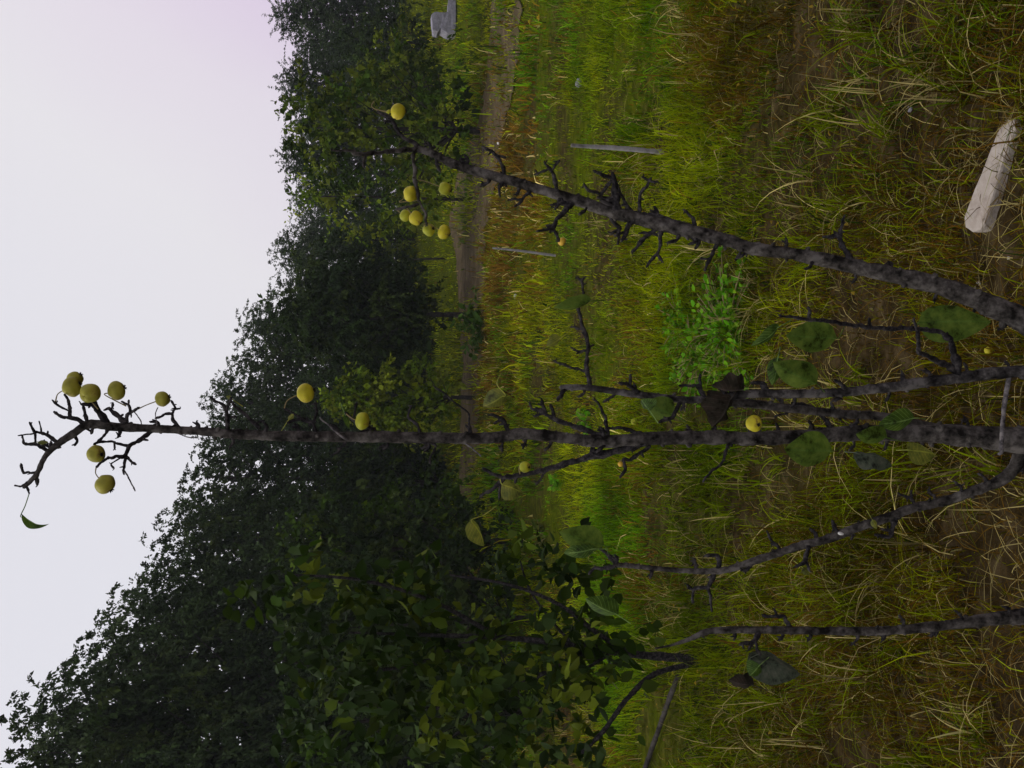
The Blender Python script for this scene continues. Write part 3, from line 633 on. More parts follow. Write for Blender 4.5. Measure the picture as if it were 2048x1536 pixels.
H_pts = [(2110, 886, 17), (2048, 904, 15), (2030, 934, 13), (2001, 961, 11.5), (1948, 982, 10.5), (1889, 1002, 9.5), (1831, 1015, 9), (1772, 1036, 9), (1714, 1055, 9), (1655, 1078, 8.8), (1596, 1093, 8.2), (1523, 1117, 7.6), (1450, 1140, 6.8), (1379, 1142, 5.4), (1304, 1136, 4.8), (1244, 1130, 5), (1228, 1130, 5)]
SH = [
 [[(1240, 1131, 5), (1217, 1110, 4), (1198, 1094, 2.6)]], [[(1232, 1131, 5.5), (1211, 1137, 5), (1188, 1137, 3), (1180, 1146, 2)]],
 [[(1435, 1142, 4.8), (1439, 1120, 4.2), (1433, 1111, 4), (1415, 1111, 2.8)]],
 [[(1430, 1142, 5), (1415, 1176, 4.4), (1385, 1179, 3.8), (1376, 1172, 2.4)], [(1387, 1179, 3.4), (1385, 1203, 2.4)], [(1416, 1176, 3.6), (1421, 1200, 3.2), (1423, 1220, 2.4)]],
 [[(1564, 1102, 3.6), (1541, 1078, 3), (1535, 1064, 2)]], [[(1678, 1072, 5), (1667, 1046, 3)]],
 [[(1618, 1086, 5), (1611, 1122, 4.4), (1594, 1132, 2.8)], [(1611, 1122, 4), (1618, 1137, 2.6)]],
 [[(1833, 1012, 4), (1819, 996, 3.2), (1799, 988, 2.4)], [(1822, 998, 2.8), (1822, 984, 2)]],
 [[(1787, 1034, 5), (1781, 1073, 4.2), (1755, 1070, 3)], [(1781, 1060, 3.2), (1766, 1058, 2.4)]],
]
stem('curved_stem', H_pts, TH, pear, base, M['bark'], SH, 53, 10)
mbd = MB(); px_tube(mbd, [(1677, 1066, 2.5), (1681, 1067, 3.6), (1686, 1068, 2.4)], 2.135, 3, 7); mbd.build('bird_dropping', M['pebble'], pear, base)

# second bare stem, rooted on its own
base2 = P(2120, 1225, 2.1); base2[2] = 0
sap = thing('pear_sapling', 'thin bare upright pear sapling with a dry tip, standing apart near the photo bottom edge', 'tree', base2)
I_pts = [(2160, 1222, 22), (2048, 1232, 16), (1987, 1238, 13), (1904, 1249, 10.5), (1780, 1261, 8.5), (1655, 1262, 8), (1531, 1260, 7.4), (1424, 1262, 6.6), (1380, 1278, 4.4), (1345, 1290, 2.6), (1310, 1297, 1.6)]
TI = [(1300, 2.2), (2048, 2.12), (2160, 2.08)]
SI = [[[(1579, 1256, 4.6), (1569, 1233, 4.2), (1531, 1233, 3)], [(1556, 1234, 3.4), (1550, 1222, 2.6)]],
      [[(1519, 1264, 5), (1506, 1283, 5), (1484, 1287, 3)], [(1510, 1284, 4), (1519, 1307, 3)], [(1506, 1283, 3.6), (1500, 1296, 2.6)]],
      [[(1770, 1266, 5), (1768, 1275, 4)]], [[(1876, 1258, 4), (1872, 1268, 3)]]]
stem('trunk', I_pts, TI, sap, base2, M['bark'], SI, 61, 10)

# ------------------------------------------------------------------ single leaves on the two bare trees
def leaf(parent, origin, b, t, wpx, Y, roll=0.3, fold=0.35, curl=0.25, material='leaf', dY=0.0, petiole=None, wavy=0.05, label=None):
    """b, t: base and tip in photo pixels; wpx full width"""
    A = P(b[0], b[1], Y); B = P(t[0], t[1], Y + dY); ax = B - A; L = np.linalg.norm(ax); ax /= L
    view = (A + B) / 2 - CAM; view /= np.linalg.norm(view)
    s = np.cross(ax, view); s /= np.linalg.norm(s); nrm = np.cross(s, ax)
    s, nrm = s * math.cos(roll) + nrm * math.sin(roll), nrm * math.cos(roll) - s * math.sin(roll)
    Wd = wpx / F * depth(A) / max(0.3, math.cos(roll)); nu, nv_ = 12, 7
    fold *= 1.5; curl *= 1.6
    vv = []; ff = []; ph = (b[0] * 7 + b[1] * 13) % 100; cc = []
    if not petiole:
        L0 = math.hypot(b[0] - t[0], b[1] - t[1]); petiole = [(b[0] + (b[0] - t[0]) / L0 * 26, b[1] + (b[1] - t[1]) / L0 * 26 + 4, Y + 0.02)]
    for i in range(nu + 1):
        u = i / nu
        half = 0.5 * Wd * (math.sin(math.pi * min(1, u ** 0.72)) ** 0.8 if 0 < u < 1 else 0.012)
        if u > 0.9: half *= 1.0
        for j in range(nv_):
            q = (j / (nv_ - 1)) * 2 - 1
            z = fold * abs(q) * half + curl * L * (u - 0.5) ** 2 - curl * L * 0.1 + wavy * half * math.sin(u * 14 + ph + q * 2) * abs(q)
            cc.append((abs(q), u, 0)); vv.append(A + ax * (u * L) + s * (q * half) + nrm * z - origin)
    for i in range(nu):
        for j in range(nv_ - 1):
            a = i * nv_ + j; ff.append((a, a + 1, a + nv_ + 1, a + nv_))
    mb = MB(); mb.add(vv, ff)
    if petiole:
        pts = [np.asarray(P(x, y, yy)) - origin for x, y, yy in petiole] + [A - ax * 0.001 - origin, A + ax * L * 0.15 - origin + nrm * (curl * L * 0.05 )]
        mb.tube(pts, [0.0011] * (len(pts) - 1) + [0.0006], 5, 1, 0.05)
    cc += [(0.0, 0.0, 0)] * (len(mb.v) - len(cc)); o = link_mesh('leaf', mb.v, mb.f, M[material], parent, True, np.array(cc))
    if label: o['label'] = label
    return o
Lf = lambda *a, **k: leaf(pear, base, *a, **k)
Lf((42, 1033), (97, 1053), 13, 2.16, 0.9, 0.5, -0.5, 'leaf_pale', 0.0, [(58, 988, 2.155), (50, 1012, 2.157)])
Lf((75, 884), (97, 884), 9, 2.16, 0.5, 0.3, 0.2, 'leaf_yellow')
Lf((577, 840), (588, 826), 10, 2.14, 0.3, 0.3, 0.1, 'leaf_yellow')
Lf((690, 828), (700, 858), 10, 2.12, 0.8, 0.3, 0.2, 'leaf_pale')
Lf((462, 797), (452, 792), 8, 2.13, 0.3, 0.3, 0.1, 'leaf_yellow')
Lf((1010, 790), (966, 815), 38, 2.08, 0.5, 0.35, 0.3, 'leaf_yellow', 0.02, [(1003, 745, 2.1), (994, 768, 2.09)])
Lf((1004, 968), (1048, 986), 40, 2.06, 0.6, 0.4, 0.25, 'leaf_yellow', 0.0, [(1000, 958, 2.07)])
Lf((944, 1040), (972, 1092), 30, 2.05, 0.8, 0.5, 0.3, 'leaf_yellow', 0.02, [(993, 1012, 2.07), (968, 1030, 2.06)])
Lf((1210, 1092), (1120, 1066), 56, 2.3, 0.3, 0.3, 0.2, 'leaf', -0.02, [(1217, 1108, 2.32)])
Lf((1190, 1098), (1128, 1108), 34, 2.29, 0.4, 0.4, 0.35, 'leaf_pale', 0.01)
Lf((1238, 1232), (1172, 1200), 40, 2.34, 0.5, 0.5, 0.25, 'leaf_pale', -0.02)
Lf((1184, 602), (1108, 618), 26, 1.99, 0.75, 0.35, 0.25, 'leaf')
Lf((1122, 676), (1094, 694), 22, 1.99, 0.7, 0.4, 0.3, 'leaf_yellow', 0, [(1143, 660, 2.0)])
Lf((1348, 830), (1288, 806), 50, 1.99, 0.4, 0.3, 0.25, 'leaf', 0.01)
Lf((1300, 822), (1282, 800), 30, 1.985, 0.8, 0.4, 0.3, 'leaf_pale')
Lf((1466, 792), (1428, 856), 60, 1.985, 0.7, 0.6, 0.4, 'leaf_dry', 0.0, None, 0.25, 'dark shrivelled dry leaf')
Lf((1490, 782), (1424, 776), 38, 1.985, 0.9, 0.5, 0.4, 'leaf_dry', 0.0, None, 0.25, 'dark shrivelled dry leaf')
Lf((1838, 645), (1985, 642), 76, 1.93, 0.25, 0.3, 0.15, 'leaf', -0.02, [(1834, 657, 1.95)], 0.08)
Lf((1676, 676), (1574, 672), 66, 1.95, 0.2, 0.25, 0.15, 'leaf', -0.02, [(1690, 650, 1.98)], 0.06)
Lf((1636, 770), (1548, 728), 58, 1.93, 0.35, 0.3, 0.2, 'leaf', -0.03, [(1650, 785, 1.98)], 0.06)
Lf((1556, 716), (1546, 772), 30, 1.935, 0.5, 0.3, 0.3, 'leaf_pale', 0.02)
Lf((1562, 652), (1506, 694), 22, 1.96, 0.7, 0.4, 0.4, 'leaf_pale', 0.0)
Lf((1668, 902), (1572, 900), 72, 1.95, 0.25, 0.3, 0.18, 'leaf', -0.03, [(1692, 885, 2.03)], 0.06)
Lf((1832, 836), (1760, 850), 42, 1.95, 0.45, 0.3, 0.2, 'leaf_pale', -0.02, [(1850, 838, 1.99)])
Lf((1776, 876), (1714, 870), 38, 1.96, 0.5, 0.3, 0.2, 'leaf', -0.02)
Lf((1818, 900), (1874, 908), 44, 1.94, 0.5, 0.35, 0.2, 'leaf_yellow', 0.02)
Lf((1714, 906), (1792, 926), 32, 1.99, 0.8, 0.6, 0.5, 'leaf_grey', 0.02, None, 0.2, 'greyish curled dry leaf')
Lf((1745, 1040), (1754, 1058), 12, 2.11, 0.4, 0.3, 0.2, 'leaf_yellow')
Lf((1606, 1136), (1620, 1150), 14, 2.19, 0.4, 0.3, 0.2, 'leaf_yellow')
leaf(sap, base2, (1500, 1318), (1606, 1346), 62, 2.13, 0.45, 0.5, 0.3, 'leaf_grey', 0.02, [(1519, 1307, 2.14)], 0.12)
leaf(sap, base2, (1510, 1372), (1458, 1362), 30, 2.14, 0.5, 0.6, 0.4, 'leaf_dry', 0.0, None, 0.25, 'dark brown shrivelled leaf')
leaf(sap, base2, (1520, 1330), (1500, 1352), 36, 2.12, 0.5, 0.4, 0.2, 'leaf_pale', 0.0)

# ------------------------------------------------------------------ pears
def pear_body(rx):
    mb = MB(); n, m = 22, 16
    vs_, fs_ = [], []
    for i in range(m + 1):
        th = math.pi * i / m; r = math.sin(th); z = math.cos(th)
        dim = 0.16 * math.exp(-(r / 0.22) ** 2) * (1 if z > 0 else 1.15)
        z2 = z * 0.93 - math.copysign(dim, z)
        for k in range(n):
            a = 2 * math.pi * k / n
            q = 1 + 0.10 * mnoise.noise((math.cos(a) * 1.2, math.sin(a) * 1.2, z * 1.5 + rx * 300))
            vs_.append((rx * r * q * math.cos(a), rx * r * q * math.sin(a), rx * z2 * q))
    for i in range(m):
        for k in range(n):
            k2 = (k + 1) % n; fs_.append((i * n + k, (i + 1) * n + k, (i + 1) * n + k2, i * n + k2))
    mb.add(vs_, fs_); return mb
def make_pear(x, y, r, Y, label, stalk=None, axis_=None, material='pear', group='pears on the bare pear tree', squash=1.0, name='pear'):
    c = P(x, y, Y); rad = r / F * depth(c)
    t = thing(name, label, 'pear', c, group)
    if axis_ is None:
        if stalk: q = P(stalk[-1][0], stalk[-1][1], Y) - c; ax = q / np.linalg.norm(q)
        else: ax = np.array([0.0, 0, 1])
    else: ax = np.array(axis_, float); ax /= np.linalg.norm(ax)
    ax = Vector(ax); rot = ax.to_track_quat('Z', 'Y')
    squash = 0.90 + ((x * 13 + y * 7) % 23) / 23 * 0.2
    body = pear_body(rad).build('fruit', M[material], t); body.rotation_mode = 'QUATERNION'; body.rotation_quaternion = rot; body.scale = (1, 1, squash)
    cb = MB()
    for k in range(6):
        a = 2 * math.pi * k / 6 + 0.3; e = np.array([math.cos(a), math.sin(a), 0])
        cb.tube([e * rad * 0.06 + [0, 0, -rad * 0.80], e * rad * 0.16 + [0, 0, -rad * 0.95], e * rad * 0.26 + [0, 0, -rad * 1.06]], [rad * 0.08, rad * 0.07, rad * 0.02], 5, k)
    co = cb.build('calyx', M['calyx'], t); co.rotation_mode = 'QUATERNION'; co.rotation_quaternion = rot; co.scale = (1, 1, squash)
    if stalk:
        mb = MB(); pts = [P(a, b, Y) - c for a, b in stalk]; pts.append(np.array(ax) * rad * 0.72 * squash)
        mb.tube(pts, [0.0016] + [0.0011] * (len(pts) - 2) + [0.0014], 6, 2, 0.05); mb.build('stalk', M['stalk'], t)
    return t
PEARS = [
 (150, 759, 16, 2.18, 'small round pear half hidden behind the pear nearest the photo left edge', [(130, 788), (138, 770)], None, 'pear_dull'),
 (143, 774, 20, 2.15, 'round yellow pear nearest the left edge of the photo, against the sky', [(111, 804), (115, 789), (126, 781)], None, 'pear_dull'),
 (180, 786, 20, 2.13, 'dull pear overlapping its neighbour above the black spur cluster against sky', [(196, 818), (180, 800)], (-0.3, -0.6, 0.3), 'pear_dull'),
 (233, 781, 19, 2.15, 'yellow pear with dark calyx, alone between two sky pears over the stem', [(252, 812), (210, 790)], None, 'pear_dull'),
 (325, 798, 15.5, 2.15, 'small yellow pear on a long stalk where the stem leaves the sky', [(276, 818), (293, 810)], None, 'pear_dull'),
 (192, 908, 18, 2.14, 'yellow pear close under the stem tip with a brown spot, against sky', [(198, 884), (188, 892)], (0.0, 0.55, 0.7), 'pear_dull'),
 (210, 968, 20.5, 2.14, 'clean oval pear hanging lowest against the sky below the forked twig', [(193, 932), (191, 945), (195, 953)], None, 'pear_dull'),
 (611, 786, 19, 2.12, 'large golden pear on a curved stalk against dark trees', [(569, 816), (574, 802), (588, 793)], None, 'pear'),
 (725, 842, 17.5, 2.10, 'green yellow pear touching the tall stem beside the bright bush', [(693, 828), (706, 838)], None, 'pear_green'),
 (1508, 847, 17, 1.99, 'bright yellow pear showing its calyx between the tall stem and dark stem', [(1548, 836), (1526, 836)], (0.1, 0.8, 0.25), 'pear'),
 (796, 223, 15.5, 2.44, 'golden pear above the fork of the leaning stem, nearest the photo top', [(748, 203), (743, 212), (753, 219), (778, 223)], None, 'pear'),
 (778, 226, 6.5, 2.445, 'tiny stunted pear pressed against the golden pear nearest the photo top', [(752, 219), (765, 222)], None, 'pear_green'),
 (821, 388, 16.5, 2.42, 'biggest pear of the cluster on the hanging branch of the leaning stem', [(838, 400), (800, 404), (806, 398)], (0.1, 0.2, 0.9), 'pear'),
 (811, 431, 12, 2.44, 'pale pear half behind another in the cluster of the leaning stem', [(794, 420), (800, 425)], None, 'pear_green'),
 (832, 436, 14, 2.41, 'middle pear of the cluster, in front of a half hidden pale pear', [(812, 414), (820, 424)], None, 'pear'),
 (858, 460, 12.5, 2.42, 'smaller green pear with a dark calyx next to the lowest cluster pear', [(853, 444), (848, 450)], (-0.1, 0.6, 0.5), 'pear_green'),
 (888, 464, 14.5, 2.41, 'lowest pear of the leaning stem cluster, over the dirt track edge', [(853, 446), (872, 456)], None, 'pear'),
 (890, 377, 13, 2.42, 'single green pear beside the leaning stem, hung on a yellow stalk', [(838, 360), (852, 363), (877, 372)], None, 'pear_green'),
 (1124, 483, 8.5, 2.32, 'small orange pear at the end of a black spur under the leaning stem', [(1112, 470), (1116, 477)], None, 'pear_orange'),
 (1050, 934, 11.5, 2.07, 'small yellow green pear sitting on the low dark side branch', [(1040, 948), (1038, 936)], (0, 0.6, 0.5), 'pear_green'),
 (1241, 928, 5.5, 2.09, 'tiny brownish pear beside a hooked twig below the tall stem', [(1247, 919), (1240, 922)], None, 'pear_orange'),
]
for p in PEARS:
    make_pear(p[0], p[1], p[2], p[3], p[4], p[5], p[6], p[7])
def fallen(x, y, r, label, material='pear'):
    g = G(x + r, y); zz = float(gz(g[0], g[1])); rad = r / F * depth(g)
    g[2] = zz + rad * 0.9 + 0.01
    px, py = proj(g[0], g[1], g[2])
    make_pear(float(px), float(py), r, g[1], label, None, (0.4, -0.5, 0.3), material, 'fallen pears in the grass', name='pear')
fallen(1455, 675, 7.5, 'fallen orange pear beside the bright green weed', 'pear_orange')
fallen(1985, 701, 8, 'fallen yellow pear on bare earth near the foot of the dark stem')
fallen(1271, 843, 7, 'fallen pale green pear in grass next to the tall stem', 'pear_green')
fallen(1966, 1430, 6, 'fallen yellow pear on the earth near the photo bottom right corner')
fallen(1405, 447, 6, 'fallen yellow pear in grass just behind the leaning stem')

# ------------------------------------------------------------------ leaf clouds for whole trees
def leaf_quads(pos, dirv, L, W, colr, r2, fold=True):
    """rhombic leaves: 2 triangles-as-quads folded on the midrib; pos base, dirv unit"""
    n = len(pos); rnd = r2.normal(size=(n, 3)); s = np.cross(dirv, rnd); s /= (np.linalg.norm(s, axis=1, keepdims=True) + 1e-9)
    nr = np.cross(s, dirv); L = L[:, None]; W = W[:, None]
    b = pos; t = pos + dirv * L; m = pos + dirv * L * 0.45
    l = m + s * W * 0.5 + nr * W * 0.15; r = m - s * W * 0.5 + nr * W * 0.15
    V = np.stack([b, r, t, l], 1).reshape(-1, 3)
    Fc = np.arange(n * 4).reshape(n, 4)
    return V, Fc, np.repeat(colr, 4, 0)
def leaf_six(pos, dirv, L, W, colr, r2):
    """rounder, curved leaf of four quads"""
    n = len(pos); rnd = r2.normal(size=(n, 3)) + np.array([0, 0, 1.0]) * 0.6; s = np.cross(dirv, rnd); s /= (np.linalg.norm(s, axis=1, keepdims=True) + 1e-9)
    nr = np.cross(s, dirv); L = L[:, None]; W = W[:, None]; crv = r2.uniform(-0.25, 0.1, (n, 1)) * L
    us = [0.0, 0.28, 0.62, 1.0]; hs_ = [0.04, 0.46, 0.42, 0.02]
    rows = []
    for u, h in zip(us, hs_):
        c = pos + dirv * L * u + nr * crv * u * u
        rows += [c - s * W * h + nr * W * h * 0.35, c, c + s * W * h + nr * W * h * 0.35]
    V = np.stack(rows, 1).reshape(-1, 3); base_ = np.arange(n)[:, None] * 12; fs = []
    for i in range(3):
        for j in range(2):
            a = i * 3 + j; fs.append(base_ + np.array([[a, a + 1, a + 4, a + 3]]))
    return V, np.stack(fs, 1).reshape(-1, 4), np.repeat(colr, 12, 0)

def crown_arrays(r2, clumps, shoots, lps, leaf_len, leaf_w, shoot_len, droop, upright, palette_, maker=leaf_quads, spread=1.0):
    """clumps: list of (centre xyz, radius, axis-out). Shoots leave each clump, leaves sit along the shoots"""
    PP, DD, CC = [], [], []
    for (c, rad, out) in clumps:
        tone = r2.uniform(0.7, 1.3); pc = palette_[r2.integers(len(palette_))]
        for _ in range(shoots):
            st = c + r2.normal(0, 0.38, 3) * rad
            d = out * 0.7 + r2.normal(0, 0.75, 3) * spread + np.array([0, 0, upright]); d /= np.linalg.norm(d)
            L = shoot_len * r2.uniform(0.4, 1.3); n = max(4, int(lps * r2.uniform(0.6, 1.3)))
            t = np.sort(r2.random(n)) ** 0.8
            pts = st + d * (L * t)[:, None] + np.array([0, 0, -1.0]) * (droop * L * t ** 2)[:, None] + r2.normal(0, 0.014, (n, 3))
            tang = d + np.array([0, 0, -1.0]) * (2 * droop * t)[:, None]
            dv = tang + r2.normal(0, 0.75, (n, 3)) + np.array([0, 0, -0.25]); dv /= np.linalg.norm(dv, axis=1, keepdims=True)
            cc = np.array(pc) * tone * r2.uniform(0.6, 1.4, (n, 1))
            PP.append(pts); DD.append(dv); CC.append(cc)
    PP, DD, CC = np.concatenate(PP), np.concatenate(DD), np.concatenate(CC); n = len(PP)
    return maker(PP, DD, leaf_len * r2.uniform(0.6, 1.3, n), leaf_w * r2.uniform(0.6, 1.3, n), CC, r2)

GREY_GREEN = [(0.032, 0.052, 0.020), (0.042, 0.066, 0.023), (0.056, 0.080, 0.032), (0.024, 0.040, 0.014)]
DARK_GREEN = [(0.022, 0.038, 0.010), (0.030, 0.052, 0.013), (0.042, 0.062, 0.014), (0.016, 0.028, 0.009)]
LIGHT_GREEN = [(0.10, 0.165, 0.008), (0.14, 0.20, 0.010), (0.07, 0.115, 0.007), (0.18, 0.22, 0.015)]
MID_GREEN = [(0.035, 0.068, 0.005), (0.055, 0.088, 0.006), (0.024, 0.044, 0.005), (0.10, 0.13, 0.010)]

def tree_proto(seed, H, Rad, base_h, n_cl, shoots, lps, ll, lw, sl, droop, upright, pal, prof='egg', trunk_r=0.09, name='tree', maker=leaf_quads, fork=True):
    """a unit tree at the origin: trunk mesh (with limbs) and crown mesh"""
    r2 = np.random.default_rng(seed); rnd = random.Random(seed)
    cl = []; tb = MB()
    top = np.array([rnd.uniform(-.15, .15) * Rad, rnd.uniform(-.15, .15) * Rad, H * 0.9])
    tb.tube([(0, 0, -0.1), (0.02, 0, base_h * 0.8), (top[0] * .5, top[1] * .5, H * 0.5), top], [trunk_r * 1.25, trunk_r, trunk_r * 0.6, 0.012], 9, seed, 0.15)
    for i in range(n_cl):
        u = (i + r2.random()) / n_cl
        if prof == 'egg': pr = math.sin(math.pi * (0.12 + 0.85 * u ** 0.8)) ** 0.7
        elif prof == 'col': pr = (1 - u) ** 0.45 * 0.9 + 0.1
        else: pr = math.sqrt(max(0.0, 1 - (2 * u - 1) ** 2)) * 0.95 + 0.05
        a = i * 2.39996 + r2.normal(0, 0.35); rr = Rad * pr * math.sqrt(r2.uniform(0.25, 1.0)) * r2.uniform(0.8, 1.08)
        z = base_h + (H - base_h) * (0.04 + 0.92 * u) 
        c = np.array([rr * math.cos(a), rr * math.sin(a), z]); out = np.array([math.cos(a), math.sin(a), 0.15])
        cl.append((c, Rad * r2.uniform(0.2, 0.36), out * (0.3 + pr * 0.5)))
        h0 = max(base_h * 0.9, z - rr * 0.9 - 0.2); f = min(1, h0 / (H * 0.9))
        p0 = np.array([top[0] * f, top[1] * f, h0])
        k = max(0.008, trunk_r * (0.42 - 0.3 * u))
        tb.tube([p0, p0 + (c - p0) * 0.5 + np.array([0, 0, 0.08 * rr]), c + out * 0.1], [k, k * 0.7, k * 0.3], 6, seed + i, 0.15)
    V, Fc, C = crown_arrays(r2, cl, shoots, lps, ll, lw, sl, droop, upright, pal, maker)
    # leaders and wisps standing out of the outline
    wisp = []
    for i in range(12):
        a = r2.uniform(0, 6.28); q = Rad * r2.uniform(0, 0.75); z = base_h + (H - base_h) * (0.98 - 0.42 * (q / Rad) ** 2) * r2.uniform(0.97, 1.05)
        wisp.append((np.array([q * math.cos(a), q * math.sin(a), z]), Rad * 0.07, np.array([math.cos(a) * .5, math.sin(a) * .5, 0.6])))
    V3, F3, C3 = crown_arrays(r2, wisp, max(3, shoots // 3), max(8, lps // 2), ll, lw, sl * 0.75, droop, upright + 0.5, pal, maker, 0.6)
    F3 = F3 + len(V); V = np.concatenate([V, V3]); Fc = np.concatenate([Fc, F3]); C = np.concatenate([C, C3])
    # the inner twiggy mass of the crown: bigger leaf sprays closer to the trunk
    inner = [(np.array([c[0] * 0.5, c[1] * 0.5, base_h + (c[2] - base_h) * 0.9]), rad * 1.3, o) for c, rad, o in cl]
    V2, F2, C2 = crown_arrays(r2, inner, max(3, shoots // 2), max(6, lps // 2), ll * 1.7, lw * 2.1, sl * 0.7, droop, upright, pal, maker)
    F2 = F2 + len(V); V = np.concatenate([V, V2]); Fc = np.concatenate([Fc, F2]); C = np.concatenate([C, C2])
    return (tb, V, Fc, C)
def place_tree(name, label, cat, proto, loc, rz, s, parts=None, group=None, mats=('far_bark', 'foliage')):
    t = thing(name, label, cat, loc, group); t.rotation_euler = (0, 0, rz); t.scale = s
    tb, V, Fc, C = proto[:4]
    if len(proto) > 4:
        for src in proto[4]:
            c = src.copy(); col.objects.link(c); c.parent = t
    else:
        a = tb.build('trunk', M[mats[0]], t); b = link_mesh('crown', V, Fc, M[mats[1]], t, False, C)
        proto = proto + ([a, b],)
    return t, proto
def ground_at(y_px, d):
    p = P(HORIZON + (CAMH - float(rise(d))) / d * F, y_px, d); return np.array([p[0], p[1], float(gz(p[0], p[1])) - 0.02])

# windbreak row: 3 builds, copied
protos = [
 tree_proto(101, 6.5, 1.6, 0.5, 64, 10, 46, 0.078, 0.040, 0.7, 0.55, 0.25, GREY_GREEN, 'egg', 0.07),
 tree_proto(102, 6.5, 1.45, 0.45, 64, 10, 46, 0.078, 0.040, 0.75, 0.25, 0.75, GREY_GREEN, 'egg', 0.07),
 tree_proto(103, 6.5, 1.85, 0.4, 70, 10, 44, 0.075, 0.045, 0.6, 0.6, 0.1, DARK_GREEN + GREY_GREEN, 'round', 0.08),
]
ROW = [(-150, 36, 560, 1, 'upright tufted windbreak tree cut by the photo top edge'), (-45, 35.5, 552, 0, None), (40, 35, 545, 1, 'upright windbreak tree behind the grey stone block'), (110, 38, 585, 0, 'lower windbreak tree right of the grey stone block, behind the front row'),
 (178, 34, 556, 1, 'tufted windbreak tree with its tip over the golden pear nearest the photo top'), (250, 37, 580, 0, 'windbreak tree standing behind the loose leafy tree by the track'), (325, 33.5, 560, 1, 'windbreak tree with feathery upright shoots above the leaning stem fork'),
 (405, 37, 580, 0, 'hazy windbreak tree behind the pear cluster of the leaning stem'), (462, 39, 590, 1, 'far hazy windbreak tree in the dip right of the tall drooping one'), (512, 33, 538, 0, 'hazy drooping windbreak tree with a bent tip poking into the sky'), (580, 30, 572, 2, 'round topped windbreak tree directly above the dark round tree'),
 (650, 28, 476, 0, 'pale feathery windbreak tree rising over the dark round tree'), (728, 27, 462, 2, 'dense windbreak tree next to the tall stem, above the bright bush'), (800, 25.5, 404, 0, 'lacy windbreak tree with sky gaps just beside the tall stem'), (872, 24.5, 405, 1, 'windbreak tree standing right behind the tall stem'),
 (962, 22.5, 358, 2, 'broad dark windbreak tree below the tall stem in the photo'), (1045, 21, 318, 0, 'windbreak tree with drooping twigs below the hanging single leaf'), (1132, 19.5, 276, 2, 'windbreak tree with a small detached tuft on its outline'), (1220, 18, 208, 0, 'tall black windbreak tree with a smooth shoulder against the sky'),
 (1312, 16.5, 130, 2, 'huge dark windbreak tree with bright sky holes in its crown'), (1402, 15, 18, 0, 'tallest windbreak tree with a wispy tip at the photo left edge'), (1490, 14, 5, 2, 'windbreak tree filling the bottom left corner of the photo'), (1600, 13.2, -40, 0, None)]
rr = random.Random(5)
for (yp, d, xt, k, lab) in ROW:
    if lab is None:
        lab = 'windbreak tree at the very edge, mostly outside the photo top' if yp < 0 else 'windbreak tree at the very edge, mostly outside the photo bottom'
    g = ground_at(yp, d); H = P(xt, yp, d)[2] - g[2]; s = H / 6.65; wdt = rr.uniform(0.78, 1.0) * (0.92 + 0.06 * s)
    t, protos[k] = place_tree('windbreak_tree', lab, 'tree', protos[k], g, rr.uniform(0, 6.28), (wdt, wdt, s), group='trees of the windbreak row')

# dark round tree by the track
g = G(937, 632); k1 = g[1] / 20.3
place_tree('fruit_tree', 'dark round fruit tree on a thin trunk beside the dirt track', 'tree', tree_proto(201, 3.75, 1.45, 0.95, 60, 12, 30, 0.075, 0.042, 0.42, 0.5, 0.1, DARK_GREEN, 'round', 0.055), g, 0.4, (k1, k1, k1))
g = G(962, 262); k1 = g[1] / 16.8
place_tree('fruit_tree', 'loose leafy fruit tree with slanting double trunk at the track edge behind the leaning stem', 'tree', tree_proto(202, 3.2, 1.55, 0.45, 34, 8, 20, 0.085, 0.055, 0.55, 0.35, 0.15, MID_GREEN, 'egg', 0.05), g, 1.0, (k1, k1, k1))
g = ground_at(398, 18.5)
place_tree('young_fruit_tree', 'sparse young tree with yellowish shoots behind the pear cluster', 'tree', tree_proto(203, 3.0, 0.9, 0.35, 14, 4, 16, 0.08, 0.05, 0.6, 0.2, 0.5, LIGHT_GREEN, 'egg', 0.03), g, 2.0, (1, 1, 1))
g = ground_at(797, 17)
place_tree('bush', 'bright green bush touching the tall stem beneath the windbreak', 'bush', tree_proto(204, 2.5, 0.62, 0.5, 30, 9, 20, 0.075, 0.055, 0.35, 0.4, 0.3, LIGHT_GREEN, 'egg', 0.035), g, 0.0, (1, 1, 1))
g = ground_at(965, 21)
place_tree('bush', 'dark bushy shrub just below the tall stem in the photo, behind the far field', 'bush', tree_proto(205, 3.0, 1.25, 0.25, 44, 10, 24, 0.08, 0.045, 0.4, 0.5, 0.15, DARK_GREEN + MID_GREEN[:2], 'round', 0.05), g, 1.7, (1, 1, 1))
g = ground_at(1085, 12.5)
place_tree('bush', 'tall dark green bush with a bare grey shoot between tall stem and leafy sapling', 'bush', tree_proto(206, 2.9, 0.95, 0.3, 40, 9, 20, 0.07, 0.045, 0.4, 0.4, 0.25, DARK_GREEN + MID_GREEN[:2], 'egg', 0.035), g, 0.8, (1, 1, 1))
g = ground_at(1240, 11)
place_tree('bush', 'dark bush in deep shade right behind the leafy sapling', 'bush', tree_proto(207, 2.6, 0.95, 0.2, 34, 9, 20, 0.07, 0.045, 0.4, 0.4, 0.2, DARK_GREEN, 'egg', 0.035), g, 0.3, (1, 1, 1))
g = ground_at(1420, 9.5)
place_tree('bush', 'dark bush behind the leafy sapling at the photo bottom edge', 'bush', tree_proto(208, 2.4, 0.85, 0.2, 34, 9, 20, 0.07, 0.045, 0.4, 0.4, 0.2, DARK_GREEN + MID_GREEN[:1], 'egg', 0.035), g, 2.3, (1, 1, 1))
